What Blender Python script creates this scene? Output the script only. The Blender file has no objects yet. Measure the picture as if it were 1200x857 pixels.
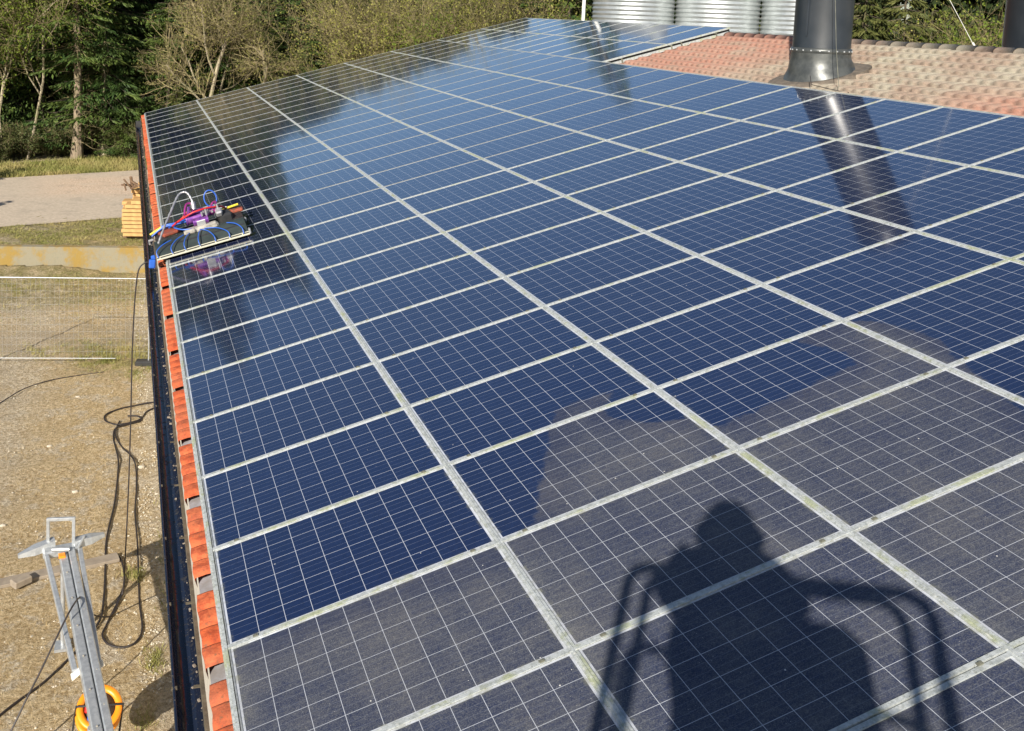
import bpy, math, random
import numpy as np
from mathutils import Vector, Matrix, noise
R = math.radians
rng = random.Random(7)
scn = bpy.context.scene
COL = scn.collection
TH = R(15.0)                      # roof pitch; origin = lower panel edge, x up-slope, y along the eave
CT, ST = math.cos(TH), math.sin(TH)
ZG, ZU = -4.85, -4.10             # yard level, terrace level
CAM = Vector((-0.554, -5.158, 3.567))

def rf(s, y, n=0.0):              # roof coordinates -> world
    return Vector((s*CT - n*ST, y, s*ST + n*CT))

# ------------------------------------------------------------------ mesh helpers
class MB:
    def __init__(s): s.v = []; s.f = []; s.sm = []; s.mi = []; s.cur = 0
    def add(s, vs, fs, smooth=False):
        o = len(s.v); s.v += [tuple(v) for v in vs]
        for f in fs: s.f.append(tuple(i+o for i in f)); s.sm.append(smooth); s.mi.append(s.cur)
        return s
    def box(s, c, d, rot=None, bev=0.0):
        hx, hy, hz = d[0]/2, d[1]/2, d[2]/2
        b = bev
        if b <= 0:
            vs = [Vector((x, y, z)) for x in (-hx, hx) for y in (-hy, hy) for z in (-hz, hz)]
            fs = [(0,1,3,2),(4,6,7,5),(0,4,5,1),(2,3,7,6),(0,2,6,4),(1,5,7,3)]
        else:
            b = min(b, hx*.9, hy*.9, hz*.9); vs = []; fs = []; idx = {}
            for sx in (-1,1):
                for sy in (-1,1):
                    for sz in (-1,1):
                        for k in range(3):
                            p = [sx*(hx-b), sy*(hy-b), sz*(hz-b)]
                            p[k] = (sx*hx, sy*hy, sz*hz)[k]
                            idx[(sx,sy,sz,k)] = len(vs); vs.append(Vector(p))
            def I(*a): return idx[a]
            for sg in (-1,1):
                fs.append((I(sg,-1,-1,0),I(sg,1,-1,0),I(sg,1,1,0),I(sg,-1,1,0)))
                fs.append((I(-1,sg,-1,1),I(1,sg,-1,1),I(1,sg,1,1),I(-1,sg,1,1)))
                fs.append((I(-1,-1,sg,2),I(1,-1,sg,2),I(1,1,sg,2),I(-1,1,sg,2)))
            for a in (-1,1):
                for c_ in (-1,1):
                    fs.append((I(a,c_,-1,0),I(a,c_,1,0),I(a,c_,1,1),I(a,c_,-1,1)))
                    fs.append((I(a,-1,c_,0),I(a,1,c_,0),I(a,1,c_,2),I(a,-1,c_,2)))
                    fs.append((I(-1,a,c_,1),I(1,a,c_,1),I(1,a,c_,2),I(-1,a,c_,2)))
                    for d_ in (-1,1): fs.append((I(a,c_,d_,0),I(a,c_,d_,1),I(a,c_,d_,2)))
        c = Vector(c)
        if rot is not None: vs = [rot @ v for v in vs]
        return s.add([v + c for v in vs], fs)
    def tube(s, pts, r, n=8, cap=True, closed=False):
        pts = [Vector(p) for p in pts]; m = len(pts); vs = []; fs = []
        rr = r if isinstance(r, (list, tuple)) else [r]*m
        prev = None
        for i, p in enumerate(pts):
            if closed: t = pts[(i+1) % m] - pts[i-1]
            else: t = pts[min(i+1, m-1)] - pts[max(i-1, 0)]
            if t.length < 1e-9: t = Vector((0,0,1))
            t.normalize()
            if prev is None:
                u = t.orthogonal().normalized()
            else:
                u = (prev - t*prev.dot(t)); u = u.normalized() if u.length > 1e-6 else t.orthogonal().normalized()
            prev = u; w = t.cross(u)
            for k in range(n):
                a = 2*math.pi*k/n + math.pi/n; vs.append(p + (u*math.cos(a) + w*math.sin(a))*rr[i])
        rng_ = range(m if closed else m-1)
        for i in rng_:
            j = (i+1) % m
            for k in range(n):
                fs.append((i*n+k, i*n+(k+1)%n, j*n+(k+1)%n, j*n+k))
        s.add(vs, fs, n > 4)
        if cap and not closed:
            s.add([vs[k] for k in range(n)][::-1], [tuple(range(n))]); s.add([vs[(m-1)*n+k] for k in range(n)], [tuple(range(n))])
        return s
    def lathe(s, c, prof, n=32, smooth=True, cap=False):
        c = Vector(c); vs = []; fs = []; m = len(prof)
        for (r, z) in prof:
            for k in range(n):
                a = 2*math.pi*k/n; vs.append(c + Vector((r*math.cos(a), r*math.sin(a), z)))
        for i in range(m-1):
            for k in range(n): fs.append((i*n+k, i*n+(k+1)%n, (i+1)*n+(k+1)%n, (i+1)*n+k))
        s.add(vs, fs, smooth)
        if cap: s.add(vs[-n:], [tuple(range(n))])
        return s
    def prism(s, poly, z0, z1):
        n = len(poly)
        vs = [Vector((x, y, z0)) for x, y in poly] + [Vector((x, y, z1)) for x, y in poly]
        fs = [tuple(range(n))[::-1], tuple(range(n, 2*n))] + [(i, (i+1)%n, n+(i+1)%n, n+i) for i in range(n)]
        return s.add(vs, fs)
    def xf(s, M):
        s.v = [tuple(M @ Vector(v)) for v in s.v]; return s
    def build(s, name, mats, parent=None, loc=None):
        me = bpy.data.meshes.new(name); me.from_pydata(s.v, [], s.f)
        me.polygons.foreach_set('use_smooth', s.sm)
        if not isinstance(mats, (list, tuple)): mats = [mats]
        for m in mats: me.materials.append(m)
        me.polygons.foreach_set('material_index', s.mi)
        me.update()
        return link(name, me, parent, loc)

def link(name, me, parent=None, loc=None):
    o = bpy.data.objects.new(name, me); COL.objects.link(o)
    if parent is not None: o.parent = parent
    if loc is not None: o.location = loc
    return o

def np_mesh(name, V, F, mats, smooth=False):     # V (n,3), F (m,k)
    V = np.asarray(V, np.float32); F = np.asarray(F, np.int32); k = F.shape[1]
    me = bpy.data.meshes.new(name)
    me.vertices.add(len(V)); me.vertices.foreach_set('co', V.ravel())
    me.loops.add(F.size); me.loops.foreach_set('vertex_index', F.ravel())
    me.polygons.add(len(F)); me.polygons.foreach_set('loop_start', np.arange(0, F.size, k, dtype=np.int32))
    me.polygons.foreach_set('use_smooth', np.full(len(F), smooth))
    me.materials.append(mats); me.update(calc_edges=True); me.validate()
    return me

def empty(name, loc=(0,0,0), rot=(0,0,0)):
    o = bpy.data.objects.new(name, None); COL.objects.link(o); o.location = loc; o.rotation_euler = rot
    o.empty_display_size = .2
    return o
def tag(o, label, cat, group=None, kind=None):
    if label: o['label'] = label
    if cat: o['category'] = cat
    if group: o['group'] = group
    if kind: o['kind'] = kind
    return o
def copy_tree(o, parent=None):
    c = o.copy(); COL.objects.link(c)
    if parent is not None: c.parent = parent
    for ch in [x for x in bpy.data.objects if x.parent == o]: copy_tree(ch, c)
    return c

# ------------------------------------------------------------------ materials
class NT:
    def __init__(s, name):
        s.m = bpy.data.materials.new(name); s.m.use_nodes = True; s.t = s.m.node_tree
        s.n = s.t.nodes; s.l = s.t.links; s.p = s.n['Principled BSDF']; s.out = s.n['Material Output']
        s._g = None; s._o = None
    def geo(s):
        if not s._g: s._g = s.n.new('ShaderNodeNewGeometry')
        return s._g
    def obj(s):
        if not s._o: s._o = s.n.new('ShaderNodeTexCoord')
        return s._o.outputs['Object']
    def pos(s): return s.geo().outputs['Position']
    def setin(s, sock, v):
        if hasattr(v, 'is_output') or isinstance(v, bpy.types.NodeSocket): s.l.new(v, sock)
        else:
            if isinstance(v, (tuple, list)) and len(v) == 3 and sock.type == 'RGBA': v = (*v, 1)
            sock.default_value = v
    def math(s, op, a, b=0.0, c=None, clamp=False):
        n = s.n.new('ShaderNodeMath'); n.operation = op; n.use_clamp = clamp
        s.setin(n.inputs[0], a); s.setin(n.inputs[1], b)
        if c is not None: s.setin(n.inputs[2], c)
        return n.outputs[0]
    def mix(s, f, a, b):
        n = s.n.new('ShaderNodeMix'); n.data_type = 'RGBA'
        s.setin(n.inputs[0], f); s.setin(n.inputs[6], a); s.setin(n.inputs[7], b)
        return n.outputs[2]
    def noise(s, scale, detail=3, rough=.55, vec=None, out='Fac', dist=0):
        n = s.n.new('ShaderNodeTexNoise'); n.inputs['Scale'].default_value = scale
        n.inputs['Detail'].default_value = detail; n.inputs['Roughness'].default_value = rough
        n.inputs['Distortion'].default_value = dist
        s.l.new(vec if vec is not None else s.pos(), n.inputs['Vector']); return n.outputs[out]
    def voro(s, scale, vec=None, out='Distance', feature='F1', rnd=1):
        n = s.n.new('ShaderNodeTexVoronoi'); n.feature = feature; n.inputs['Scale'].default_value = scale
        n.inputs['Randomness'].default_value = rnd
        s.l.new(vec if vec is not None else s.pos(), n.inputs['Vector']); return n.outputs[out]
    def ramp(s, f, lo, hi, a=0.0, b=1.0):
        n = s.n.new('ShaderNodeMapRange'); n.interpolation_type = 'SMOOTHSTEP'
        s.setin(n.inputs[0], f); n.inputs[1].default_value = lo; n.inputs[2].default_value = hi
        n.inputs[3].default_value = a; n.inputs[4].default_value = b; return n.outputs[0]
    def vmul(s, vec, sc):
        n = s.n.new('ShaderNodeMapping'); s.l.new(vec, n.inputs[0]); n.inputs[3].default_value = sc; return n.outputs[0]
    def bump(s, h, strength=.3, dist=.02):
        n = s.n.new('ShaderNodeBump'); n.inputs['Strength'].default_value = strength; n.inputs['Distance'].default_value = dist
        s.setin(n.inputs['Height'], h); s.l.new(n.outputs[0], s.p.inputs['Normal']); return n
    def sep(s, vec):
        n = s.n.new('ShaderNodeSeparateXYZ'); s.l.new(vec, n.inputs[0]); return n.outputs
    def set(s, **k):
        names = dict(col='Base Color', rough='Roughness', metal='Metallic', spec='Specular IOR Level', coat='Coat Weight',
                     coatr='Coat Roughness', trans='Transmission Weight', ior='IOR', sheen='Sheen Weight')
        for a, v in k.items(): s.setin(s.p.inputs[names[a]], v)
        return s

def simple(name, c1, c2=None, rough=.6, metal=0, scale=6, bump=0, bscale=40, spec=.5, detail=4):
    t = NT(name); t.set(rough=rough, metal=metal, spec=spec)
    if c2 is None: c2 = tuple(x*.75 for x in c1)
    o = t.obj(); f = t.ramp(t.noise(scale, detail, .6, o), .3, .7)
    t.set(col=t.mix(f, c1, c2))
    if bump: t.bump(t.noise(bscale, 3, .6, o), bump, .01)
    return t.m

M = {}
M['frame'] = simple('weathered_aluminium', (.44,.45,.44), (.28,.29,.27), .45, .5, 30, .15, 200)
def m_rail():
    t = NT('mounting_rail_aluminium')
    n1 = t.ramp(t.noise(28, 5, .7), .42, .66); n2 = t.ramp(t.noise(3.5, 4, .6), .5, .64); n3 = t.ramp(t.noise(90, 3, .6), .58, .68)
    n4 = t.ramp(t.noise(45, 2, .5), .6, .7)
    c = t.mix(n1, (.47,.495,.49), (.31,.33,.315))
    c = t.mix(t.math('MULTIPLY', n2, .55), c, (.36,.39,.17))
    c = t.mix(t.math('MULTIPLY', n3, .6), c, (.16,.16,.10))
    c = t.mix(t.math('MULTIPLY', n4, .5), c, (.66,.66,.62))
    t.set(col=c, rough=.55, metal=.2); t.bump(t.noise(60, 4, .7), .5, .006); return t.m
M['rail'] = m_rail()
M['clip'] = simple('dark_clamp', (.10,.10,.08), (.2,.2,.15), .6)
M['gap_shade'] = simple('gap_shade_black', (.02,.02,.02), None, .8)  # flat near-black that paints the shade inside gaps and grooves

def m_glass():
    t = NT('solar_cells_under_glass'); o = t.obj(); x, y, z = t.sep(o)
    cw = .1592; bw = .1592
    u = t.math('DIVIDE', t.math('ADD', x, 5*cw), cw); v = t.math('DIVIDE', t.math('ADD', y, 3*bw), bw)
    fu = t.math('FRACT', u); fv = t.math('FRACT', v)
    du = t.math('MULTIPLY', t.math('MINIMUM', fu, t.math('SUBTRACT', 1, fu)), cw)
    dv = t.math('MULTIPLY', t.math('MINIMUM', fv, t.math('SUBTRACT', 1, fv)), bw)
    lu = t.math('LESS_THAN', du, .0015); lv = t.math('LESS_THAN', dv, .0014)
    ax = t.math('GREATER_THAN', t.math('ABSOLUTE', x), 5*cw-.001); ay = t.math('GREATER_THAN', t.math('ABSOLUTE', y), 3*bw-.001)
    line = t.math('MAXIMUM', t.math('MAXIMUM', lu, lv), t.math('MAXIMUM', ax, ay))
    b1 = t.math('LESS_THAN', t.math('ABSOLUTE', t.math('SUBTRACT', t.math('ABSOLUTE', t.math('SUBTRACT', fv, .5)), .17)), .0052)
    # crystalline grain and a tint per cell
    ce = t.n.new('ShaderNodeCombineXYZ'); s = t.math
    t.l.new(s('FLOOR', u), ce.inputs[0]); t.l.new(s('FLOOR', v), ce.inputs[1])
    oi = t.n.new('ShaderNodeObjectInfo'); t.l.new(s('MULTIPLY', oi.outputs['Random'], 57.0), ce.inputs[2])
    wn = t.n.new('ShaderNodeTexWhiteNoise'); t.l.new(ce.outputs[0], wn.inputs['Vector'])
    fl = t.voro(75, o, 'Color'); flx = t.sep(fl)[0]
    cell = t.mix(t.math('MULTIPLY', flx, .45), (.0055,.011,.045), (.012,.026,.092))
    cell = t.mix(t.math('MULTIPLY', wn.outputs['Value'], .5), cell, (.005,.012,.050))
    cell = t.mix(t.math('MULTIPLY', oi.outputs['Random'], .28), cell, (.010,.014,.040))
    col = t.mix(t.math('MULTIPLY', b1, .34), cell, (.40,.44,.52))
    col = t.mix(t.math('MULTIPLY', line, .74), col, (.74,.77,.82))
    # dirt film, its edge stored as an attribute (1 = edge, >1 inside)
    at = t.n.new('ShaderNodeAttribute'); at.attribute_name = 'film'; A = at.outputs['Fac']
    edge = t.math('ADD', A, t.math('ADD', t.math('MULTIPLY', t.math('SUBTRACT', t.noise(14, 6, .75), .5), .10), t.math('MULTIPLY', t.math('SUBTRACT', t.noise(2.6, 3, .6), .5), .22)))
    inside = t.ramp(edge, .985, 1.022)
    deep = t.ramp(edge, 1.0, 1.32, .62, 1.0)
    pr = t.sep(t.pos())
    stre = t.noise(1, 5, .68, t.vmul(t.pos(), (7, 52, 7)))
    mott = t.noise(26, 5, .75); fine = t.noise(150, 4, .8)
    cloud = t.noise(1.7, 4, .6)
    dens = t.math('ADD', t.math('MULTIPLY', t.ramp(stre, .36, .66), .15), t.math('ADD', t.math('MULTIPLY', t.ramp(mott, .3, .72), .14), t.math('ADD', t.math('MULTIPLY', t.ramp(fine, .42, .62), .30), t.math('MULTIPLY', t.ramp(t.noise(62, 4, .85), .46, .64), .20))))
    dens = t.math('ADD', dens, t.math('MULTIPLY', t.ramp(cloud, .3, .7), .16))
    low = t.math('MULTIPLY', t.ramp(x, -.66, -.80), t.ramp(t.noise(8, 4, .7), .35, .6, .2, .5))
    dens = t.math('ADD', dens, t.math('MULTIPLY', low, .45))
    dens = t.math('MULTIPLY', t.math('ADD', dens, .06), deep)
    sky_haze = t.math('MULTIPLY', t.ramp(t.noise(.9, 4, .6), .30, .8), .022)      # pale film tone standing in for hazy sky sheen on washed panels
    film = t.math('ADD', t.math('MULTIPLY', dens, inside), sky_haze)
    film = t.math('MULTIPLY', film, t.math('SUBTRACT', 1, t.math('MULTIPLY', line, .45)))
    dc = t.mix(t.ramp(fine, .4, .7), (.080,.086,.098), (.175,.178,.182))
    dc = t.mix(t.math('MULTIPLY', t.ramp(cloud, .45, .7), .35), dc, (.21,.195,.165))
    col = t.mix(film, col, dc)
    # specks and droppings
    vs = t.voro(11, None, 'Distance'); vc = t.sep(t.voro(11, None, 'Color'))
    speck = t.math('MULTIPLY', t.math('LESS_THAN', vs, .05), t.math('GREATER_THAN', vc[0], .86))
    vs2 = t.voro(48, None, 'Distance'); vc2 = t.sep(t.voro(48, None, 'Color'))
    sp2 = t.math('MULTIPLY', t.math('LESS_THAN', vs2, .085), t.math('GREATER_THAN', vc2[1], .80))
    speck = t.math('MAXIMUM', t.math('MULTIPLY', speck, .9), t.math('MULTIPLY', t.math('MULTIPLY', sp2, inside), .55))
    smear = t.math('MULTIPLY', t.ramp(t.noise(1, 5, .7, t.vmul(t.pos(), (1.6, 9, 1.6))), .56, .74), t.math('SUBTRACT', 1, inside))
    col = t.mix(t.math('MULTIPLY', smear, .035), col, (.30,.31,.33))
    # grime creeping in along the frame
    rim = t.math('MAXIMUM', t.ramp(t.math('ABSOLUTE', x), .77, .80), t.ramp(t.math('ABSOLUTE', y), .462, .482))
    rim = t.math('MULTIPLY', t.math('MULTIPLY', rim, t.ramp(t.noise(14, 4, .7), .45, .65)), .5)
    col = t.mix(rim, col, (.20,.20,.13))
    col = t.mix(speck, col, (.62,.60,.55))
    rough = t.math('ADD', t.math('MULTIPLY', inside, .45), .08)
    rough = t.math('ADD', rough, t.math('MULTIPLY', sky_haze, 1.4)); rough = t.math('ADD', rough, t.math('MULTIPLY', smear, .10))
    spec = t.math('SUBTRACT', .5, t.math('MULTIPLY', inside, .26))
    t.set(col=col, rough=rough, spec=spec, ior=1.6, coat=t.math('SUBTRACT', .9, t.math('MULTIPLY', inside, .88)), coatr=.07)
    t.p.inputs['Coat IOR'].default_value = 1.6
    t.bump(t.noise(5, 2, .5), .010, .02)
    return t.m
M['glass'] = m_glass()

def m_tile(name, a, b, c, lich, lamt):
    t = NT(name); p = t.pos()
    n1 = t.ramp(t.noise(1.1, 5, .65), .38, .62); n2 = t.ramp(t.noise(14, 5, .7), .4, .65); n3 = t.ramp(t.noise(60, 3, .7), .5, .72)
    col = t.mix(n2, a, b); col = t.mix(t.math('MULTIPLY', n1, lamt), col, lich)
    col = t.mix(t.math('MULTIPLY', n3, .45), col, c)
    x, y, z = t.sep(p)
    if lamt < .5:
        wt = t.n.new('ShaderNodeTexWhiteNoise'); wt.noise_dimensions = '1D'; t.l.new(t.math('FLOOR', t.math('DIVIDE', t.sep(p)[1], .172)), wt.inputs['W'])
        col = t.mix(t.math('MULTIPLY', wt.outputs[0], .55), col, t.mix(n2, (.62,.17,.07), (.30,.06,.028)))
        col = t.mix(t.math('MULTIPLY', t.ramp(t.noise(33, 5, .75), .58, .66), .7), col, (.10,.085,.05))
    if lamt > .5:
        rd = t.math('MAXIMUM', t.ramp(y, 9.6, 12.0), t.math('MULTIPLY', t.ramp(y, 6.4, 4.6), t.ramp(x, 11.6, 10.2)))
        rd = t.math('MULTIPLY', rd, t.ramp(t.noise(2.2, 4, .65), .30, .56, .25, 1))
        col = t.mix(t.math('MULTIPLY', rd, .8), col, t.mix(n2, (.33,.135,.095), (.37,.205,.155)))
        col = t.mix(t.math('MULTIPLY', n3, .35), col, (.20,.155,.11))
    t.set(col=col, rough=.85, spec=.25); t.bump(t.noise(45, 4, .7), .5, .012); return t.m
M['tile_new'] = m_tile('orange_clay_tile', (.50,.092,.028), (.34,.058,.020), (.16,.045,.025), (.34,.14,.08), .45)
M['tile_old'] = m_tile('lichened_clay_tile', (.295,.215,.165), (.22,.165,.125), (.10,.09,.07), (.34,.32,.25), .75)
M['tin'] = simple('zinc_sheet', (.40,.39,.42), (.27,.25,.24), .5, .1, 10)
M['fascia'] = simple('grimy_fascia_board', (.09,.07,.045), (.15,.125,.08), .85, 0, 12, .4)
def m_gut():
    t = NT('dark_gutter_plastic')
    n = t.ramp(t.noise(22, 5, .7), .52, .66); n2 = t.ramp(t.noise(80, 3, .6), .66, .72)
    c = t.mix(t.math('MULTIPLY', n, .5), (.010,.014,.028), (.05,.045,.035)); c = t.mix(n2, c, (.3,.28,.22))
    t.set(col=c, rough=t.mix(n, (.15,.15,.15), (.6,.6,.6)), spec=.5); return t.m
M['gutter'] = m_gut()
M['render'] = simple('rendered_wall', (.5,.46,.4), (.42,.39,.33), .9, 0, 2, .3, 60)
M['black_metal'] = simple('black_painted_pipe', (.012,.018,.026), (.022,.028,.036), .36, 0, 3, .02, 30, .9)
M['collar'] = simple('lead_grey_collar', (.05,.055,.055), (.10,.105,.10), .38, .3, 6, .15, 12)
M['mortar'] = simple('weathered_flashing', (.16,.13,.10), (.09,.075,.06), .85, 0, 9, .4)
M['zinc'] = simple('galvanised_steel', (.52,.54,.55), (.38,.40,.42), .38, .5, 18, .08, 40)
def m_silo():
    t = NT('corrugated_silo_steel'); p = t.pos()
    c = t.mix(t.ramp(t.noise(3, 4, .6), .3, .7), (.55,.58,.58), (.44,.47,.47))
    t.set(col=c, rough=.42, metal=.7); return t.m
M['silo'] = m_silo()
M['white'] = simple('white_paint', (.78,.78,.76), (.7,.7,.66), .5)
M['rubber'] = simple('black_rubber_hose', (.018,.016,.018), (.04,.03,.03), .45, 0, 12)
M['brownhose'] = simple('dusty_rubber_hose', (.024,.016,.015), (.014,.011,.011), .6, 0, 12)
M['concrete'] = None
def m_conc():
    t = NT('lichened_concrete'); p = t.pos()
    n1 = t.ramp(t.noise(1.6, 5, .65), .42, .58); n2 = t.ramp(t.noise(1, 4, .65, t.vmul(p, (7, 7, 1.2))), .5, .66); n3 = t.ramp(t.noise(9, 4, .7), .55, .7)
    c = t.mix(n1, (.24,.215,.15), (.27,.18,.045)); c = t.mix(t.math('MULTIPLY', n2, .35), c, (.20,.18,.13)); c = t.mix(t.math('MULTIPLY', n3, .5), c, (.18,.18,.13))
    t.set(col=c, rough=.9); t.bump(t.noise(22, 4, .7), .5, .02); return t.m
M['concrete'] = m_conc()
M['timber'] = simple('fresh_sawn_timber', (.55,.34,.13), (.40,.23,.09), .7, 0, 4, .2, 50)
M['timber_dark'] = simple('dark_bark_offcut', (.10,.055,.03), (.2,.13,.08), .85, 0, 8, .5, 20)
M['plank'] = simple('weathered_plank', (.30,.25,.19), (.22,.18,.14), .85, 0, 6, .4, 30)
M['orange'] = simple('orange_plastic', (.85,.30,.012), (.75,.24,.01), .4)
M['red'] = simple('red_plastic', (.62,.03,.03), None, .4)
M['blue'] = simple('blue_plastic', (.03,.12,.50), (.02,.09,.40), .35)
M['darkplastic'] = simple('black_plastic', (.02,.02,.022), (.035,.035,.035), .5)
M['cover'] = simple('grey_green_brush_cover', (.040,.052,.048), (.024,.032,.030), .5, 0, 5, .1, 30)
M['beige'] = simple('pale_aluminium_profile', (.62,.60,.48), (.5,.49,.38), .45, .2, 20)
M['stone'] = simple('dusty_grey_casting', (.42,.39,.33), (.25,.235,.21), .7, .1, 14, .6, 30)
M['purple'] = simple('purple_anodised_metal', (.17,.045,.30), (.34,.13,.40), .3, .6, 18)
M['pink'] = simple('magenta_anodised_metal', (.40,.05,.26), None, .35, .5, 18)
M['brick'] = simple('rust_red_plate', (.34,.065,.03), (.16,.06,.04), .6, 0, 20)
M['yellow'] = simple('yellow_plastic', (.85,.66,.06), None, .45)
M['ribbed'] = simple('silver_ribbed_conduit', (.50,.50,.51), (.36,.36,.37), .4, .6)
M['skin'] = simple('skin', (.5,.3,.2), None, .55)
M['jacket'] = simple('dark_work_jacket', (.03,.035,.06), None, .9)
M['trousers'] = simple('grey_work_trousers', (.06,.06,.06), None, .9)

def m_bark(name, a, b, moss=.3):
    t = NT(name); o = t.obj(); n = t.ramp(t.noise(1, 5, .7, t.vmul(o, (14, 14, 3))), .35, .65)
    c = t.mix(n, a, b); c = t.mix(t.math('MULTIPLY', t.ramp(t.noise(1.2, 3, .6, o), .45, .65), moss), c, (.17,.18,.06))
    t.set(col=c, rough=.9, spec=.2); t.bump(n, .6, .03); return t.m
M['bark_spruce'] = m_bark('brown_grey_spruce_bark', (.34,.27,.19), (.19,.145,.10))
M['bark_pale'] = m_bark('pale_mossy_bark', (.42,.36,.25), (.25,.21,.14), .5)
M['twig'] = m_bark('dry_twigs', (.34,.28,.15), (.14,.11,.06), .4)
M['bark_dark'] = m_bark('dark_bark', (.12,.10,.075), (.07,.055,.04), .3)
def m_leaf(name, a, b, c, trans=.25):
    t = NT(name); g = t.geo(); ri = g.outputs['Random Per Island']
    oi = t.n.new('ShaderNodeObjectInfo')
    cl = t.ramp(t.noise(.55, 3, .6), .35, .68)
    col = t.mix(ri, a, b); col = t.mix(t.math('MULTIPLY', cl, .75), col, c)
    t.set(col=col, rough=.6, spec=.25)
    tr = t.n.new('ShaderNodeBsdfTranslucent'); t.l.new(col, tr.inputs['Color'])
    mx = t.n.new('ShaderNodeMixShader'); mx.inputs[0].default_value = trans
    t.l.new(t.p.outputs[0], mx.inputs[1]); t.l.new(tr.outputs[0], mx.inputs[2]); t.l.new(mx.outputs[0], t.out.inputs[0])
    return t.m
M['needle'] = m_leaf('spruce_needles', (.018,.044,.012), (.065,.115,.026), (.125,.165,.034), .12)
M['needle_olive'] = m_leaf('olive_conifer_needles', (.05,.065,.018), (.10,.11,.03), (.15,.15,.045), .15)
M['leaf_bud'] = m_leaf('young_yellow_green_leaves', (.13,.19,.022), (.23,.27,.035), (.08,.125,.018), .35)
M['leaf_olive'] = m_leaf('olive_budding_leaves', (.23,.225,.045), (.38,.35,.10), (.13,.15,.03), .3)
M['leaf_dark'] = m_leaf('dark_ivy_leaves', (.035,.055,.016), (.08,.10,.03), (.12,.12,.04), .2)
M['wood_shade'] = m_leaf('shade_dark_needles', (.010,.018,.006), (.022,.036,.010), (.03,.04,.012), .05)  # needle green darkened so the wood's inner shade sits in the colour
M['drygrass'] = m_leaf('dry_straw_grass', (.60,.45,.22), (.76,.62,.38), (.44,.32,.15), .45)
M['greengrass'] = m_leaf('spring_grass', (.16,.19,.04), (.30,.28,.09), (.46,.37,.16), .2)
M['stonebit'] = simple('pale_limestone_chips', (.55,.50,.40), (.40,.35,.27), .9, 0, 3)

def m_ground():
    t = NT('yard_ground'); p = t.pos(); x, y, z = t.sep(p)
    nb = t.noise(.55, 5, .6); nm = t.noise(2.6, 6, .72); nf = t.noise(17, 6, .75); nff = t.noise(70, 3, .7)
    straw = t.mix(t.ramp(nf, .3, .7), (.40,.275,.13), (.90,.72,.45))
    soil = t.mix(t.ramp(nf, .35, .68), (.46,.36,.235), (.90,.79,.61))
    green = t.mix(t.ramp(nf, .35, .66), (.13,.13,.035), (.42,.34,.15))
    # bare pale soil towards the far left, by the wall of the barn and in patches
    left = t.math('MULTIPLY', t.ramp(x, -1.6, -3.0), t.ramp(y, 8, 13))
    wallside = t.ramp(x, -.32, .02)
    sp = t.math('MAXIMUM', t.math('MULTIPLY', left, .9), t.math('MULTIPLY', wallside, .9))
    sp = t.math('MAXIMUM', sp, t.ramp(nm, .49, .60))
    sm = t.math('MULTIPLY', sp, t.ramp(t.math('ADD', nb, t.math('MULTIPLY', nm, .6)), .62, .86, .35, 1))
    col = t.mix(sm, straw, soil)
    gy = t.math('MULTIPLY', t.ramp(y, 16.6, 18.0), t.ramp(y, 21.5, 19.0))
    gx = t.ramp(x, -2.4, -1.0)
    gm = t.math('MULTIPLY', t.math('MULTIPLY', gy, gx), t.ramp(nm, .36, .56))
    g2 = t.math('MULTIPLY', t.ramp(y, 21.8, 23.6), t.ramp(nm, .34, .60, .15, .8))
    gm = t.math('MAXIMUM', t.math('MULTIPLY', gm, .9), g2)
    col = t.mix(gm, col, green)
    col = t.mix(t.math('MULTIPLY', t.ramp(t.math('ADD', t.math('MULTIPLY', nff, .6), t.math('MULTIPLY', t.noise(30, 4, .8), .4)), .50, .62), .62), col, (.12,.075,.03))
    bare = t.math('MULTIPLY', t.ramp(y, 18.4, 19.4), t.ramp(y, 21.4, 20.2))
    col = t.mix(t.math('MULTIPLY', bare, t.ramp(nm, .35, .6, .2, .7)), col, (.52,.42,.29))
    t.set(col=col, rough=.95, spec=.15)
    t.bump(t.math('ADD', t.math('MULTIPLY', nf, 1.0), t.math('MULTIPLY', nff, .5)), 1.0, .12); return t.m
M['ground'] = m_ground()
def m_road():
    t = NT('worn_gravelly_asphalt'); p = t.pos(); x, y, z = t.sep(p)
    nf = t.noise(9, 5, .75); nm = t.noise(1.0, 4, .6); nff = t.noise(60, 3, .7)
    a = t.mix(t.ramp(nf, .35, .7), (.44,.365,.28), (.58,.485,.375))
    g = t.mix(t.ramp(t.noise(12, 4, .8), .4, .62), (.46,.33,.23), (.70,.56,.42))
    band = t.math('MULTIPLY', t.ramp(y, 33.2, 35.2), t.ramp(y, 39.5, 37.5))
    band = t.math('MULTIPLY', band, t.math('MULTIPLY', t.ramp(x, -5.0, -2.6), t.ramp(nm, .3, .55, .35, 1)))
    c = t.mix(band, a, g); c = t.mix(t.math('MULTIPLY', t.ramp(nm, .5, .7), .3), c, (.25,.22,.18))
    t.set(col=c, rough=.92, spec=.2); t.bump(nff, .4, .02); return t.m
M['road'] = m_road()
M['verge'] = simple('verge_earth', (.22,.16,.09), (.15,.12,.06), .95, 0, 4, .6, 20)

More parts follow.
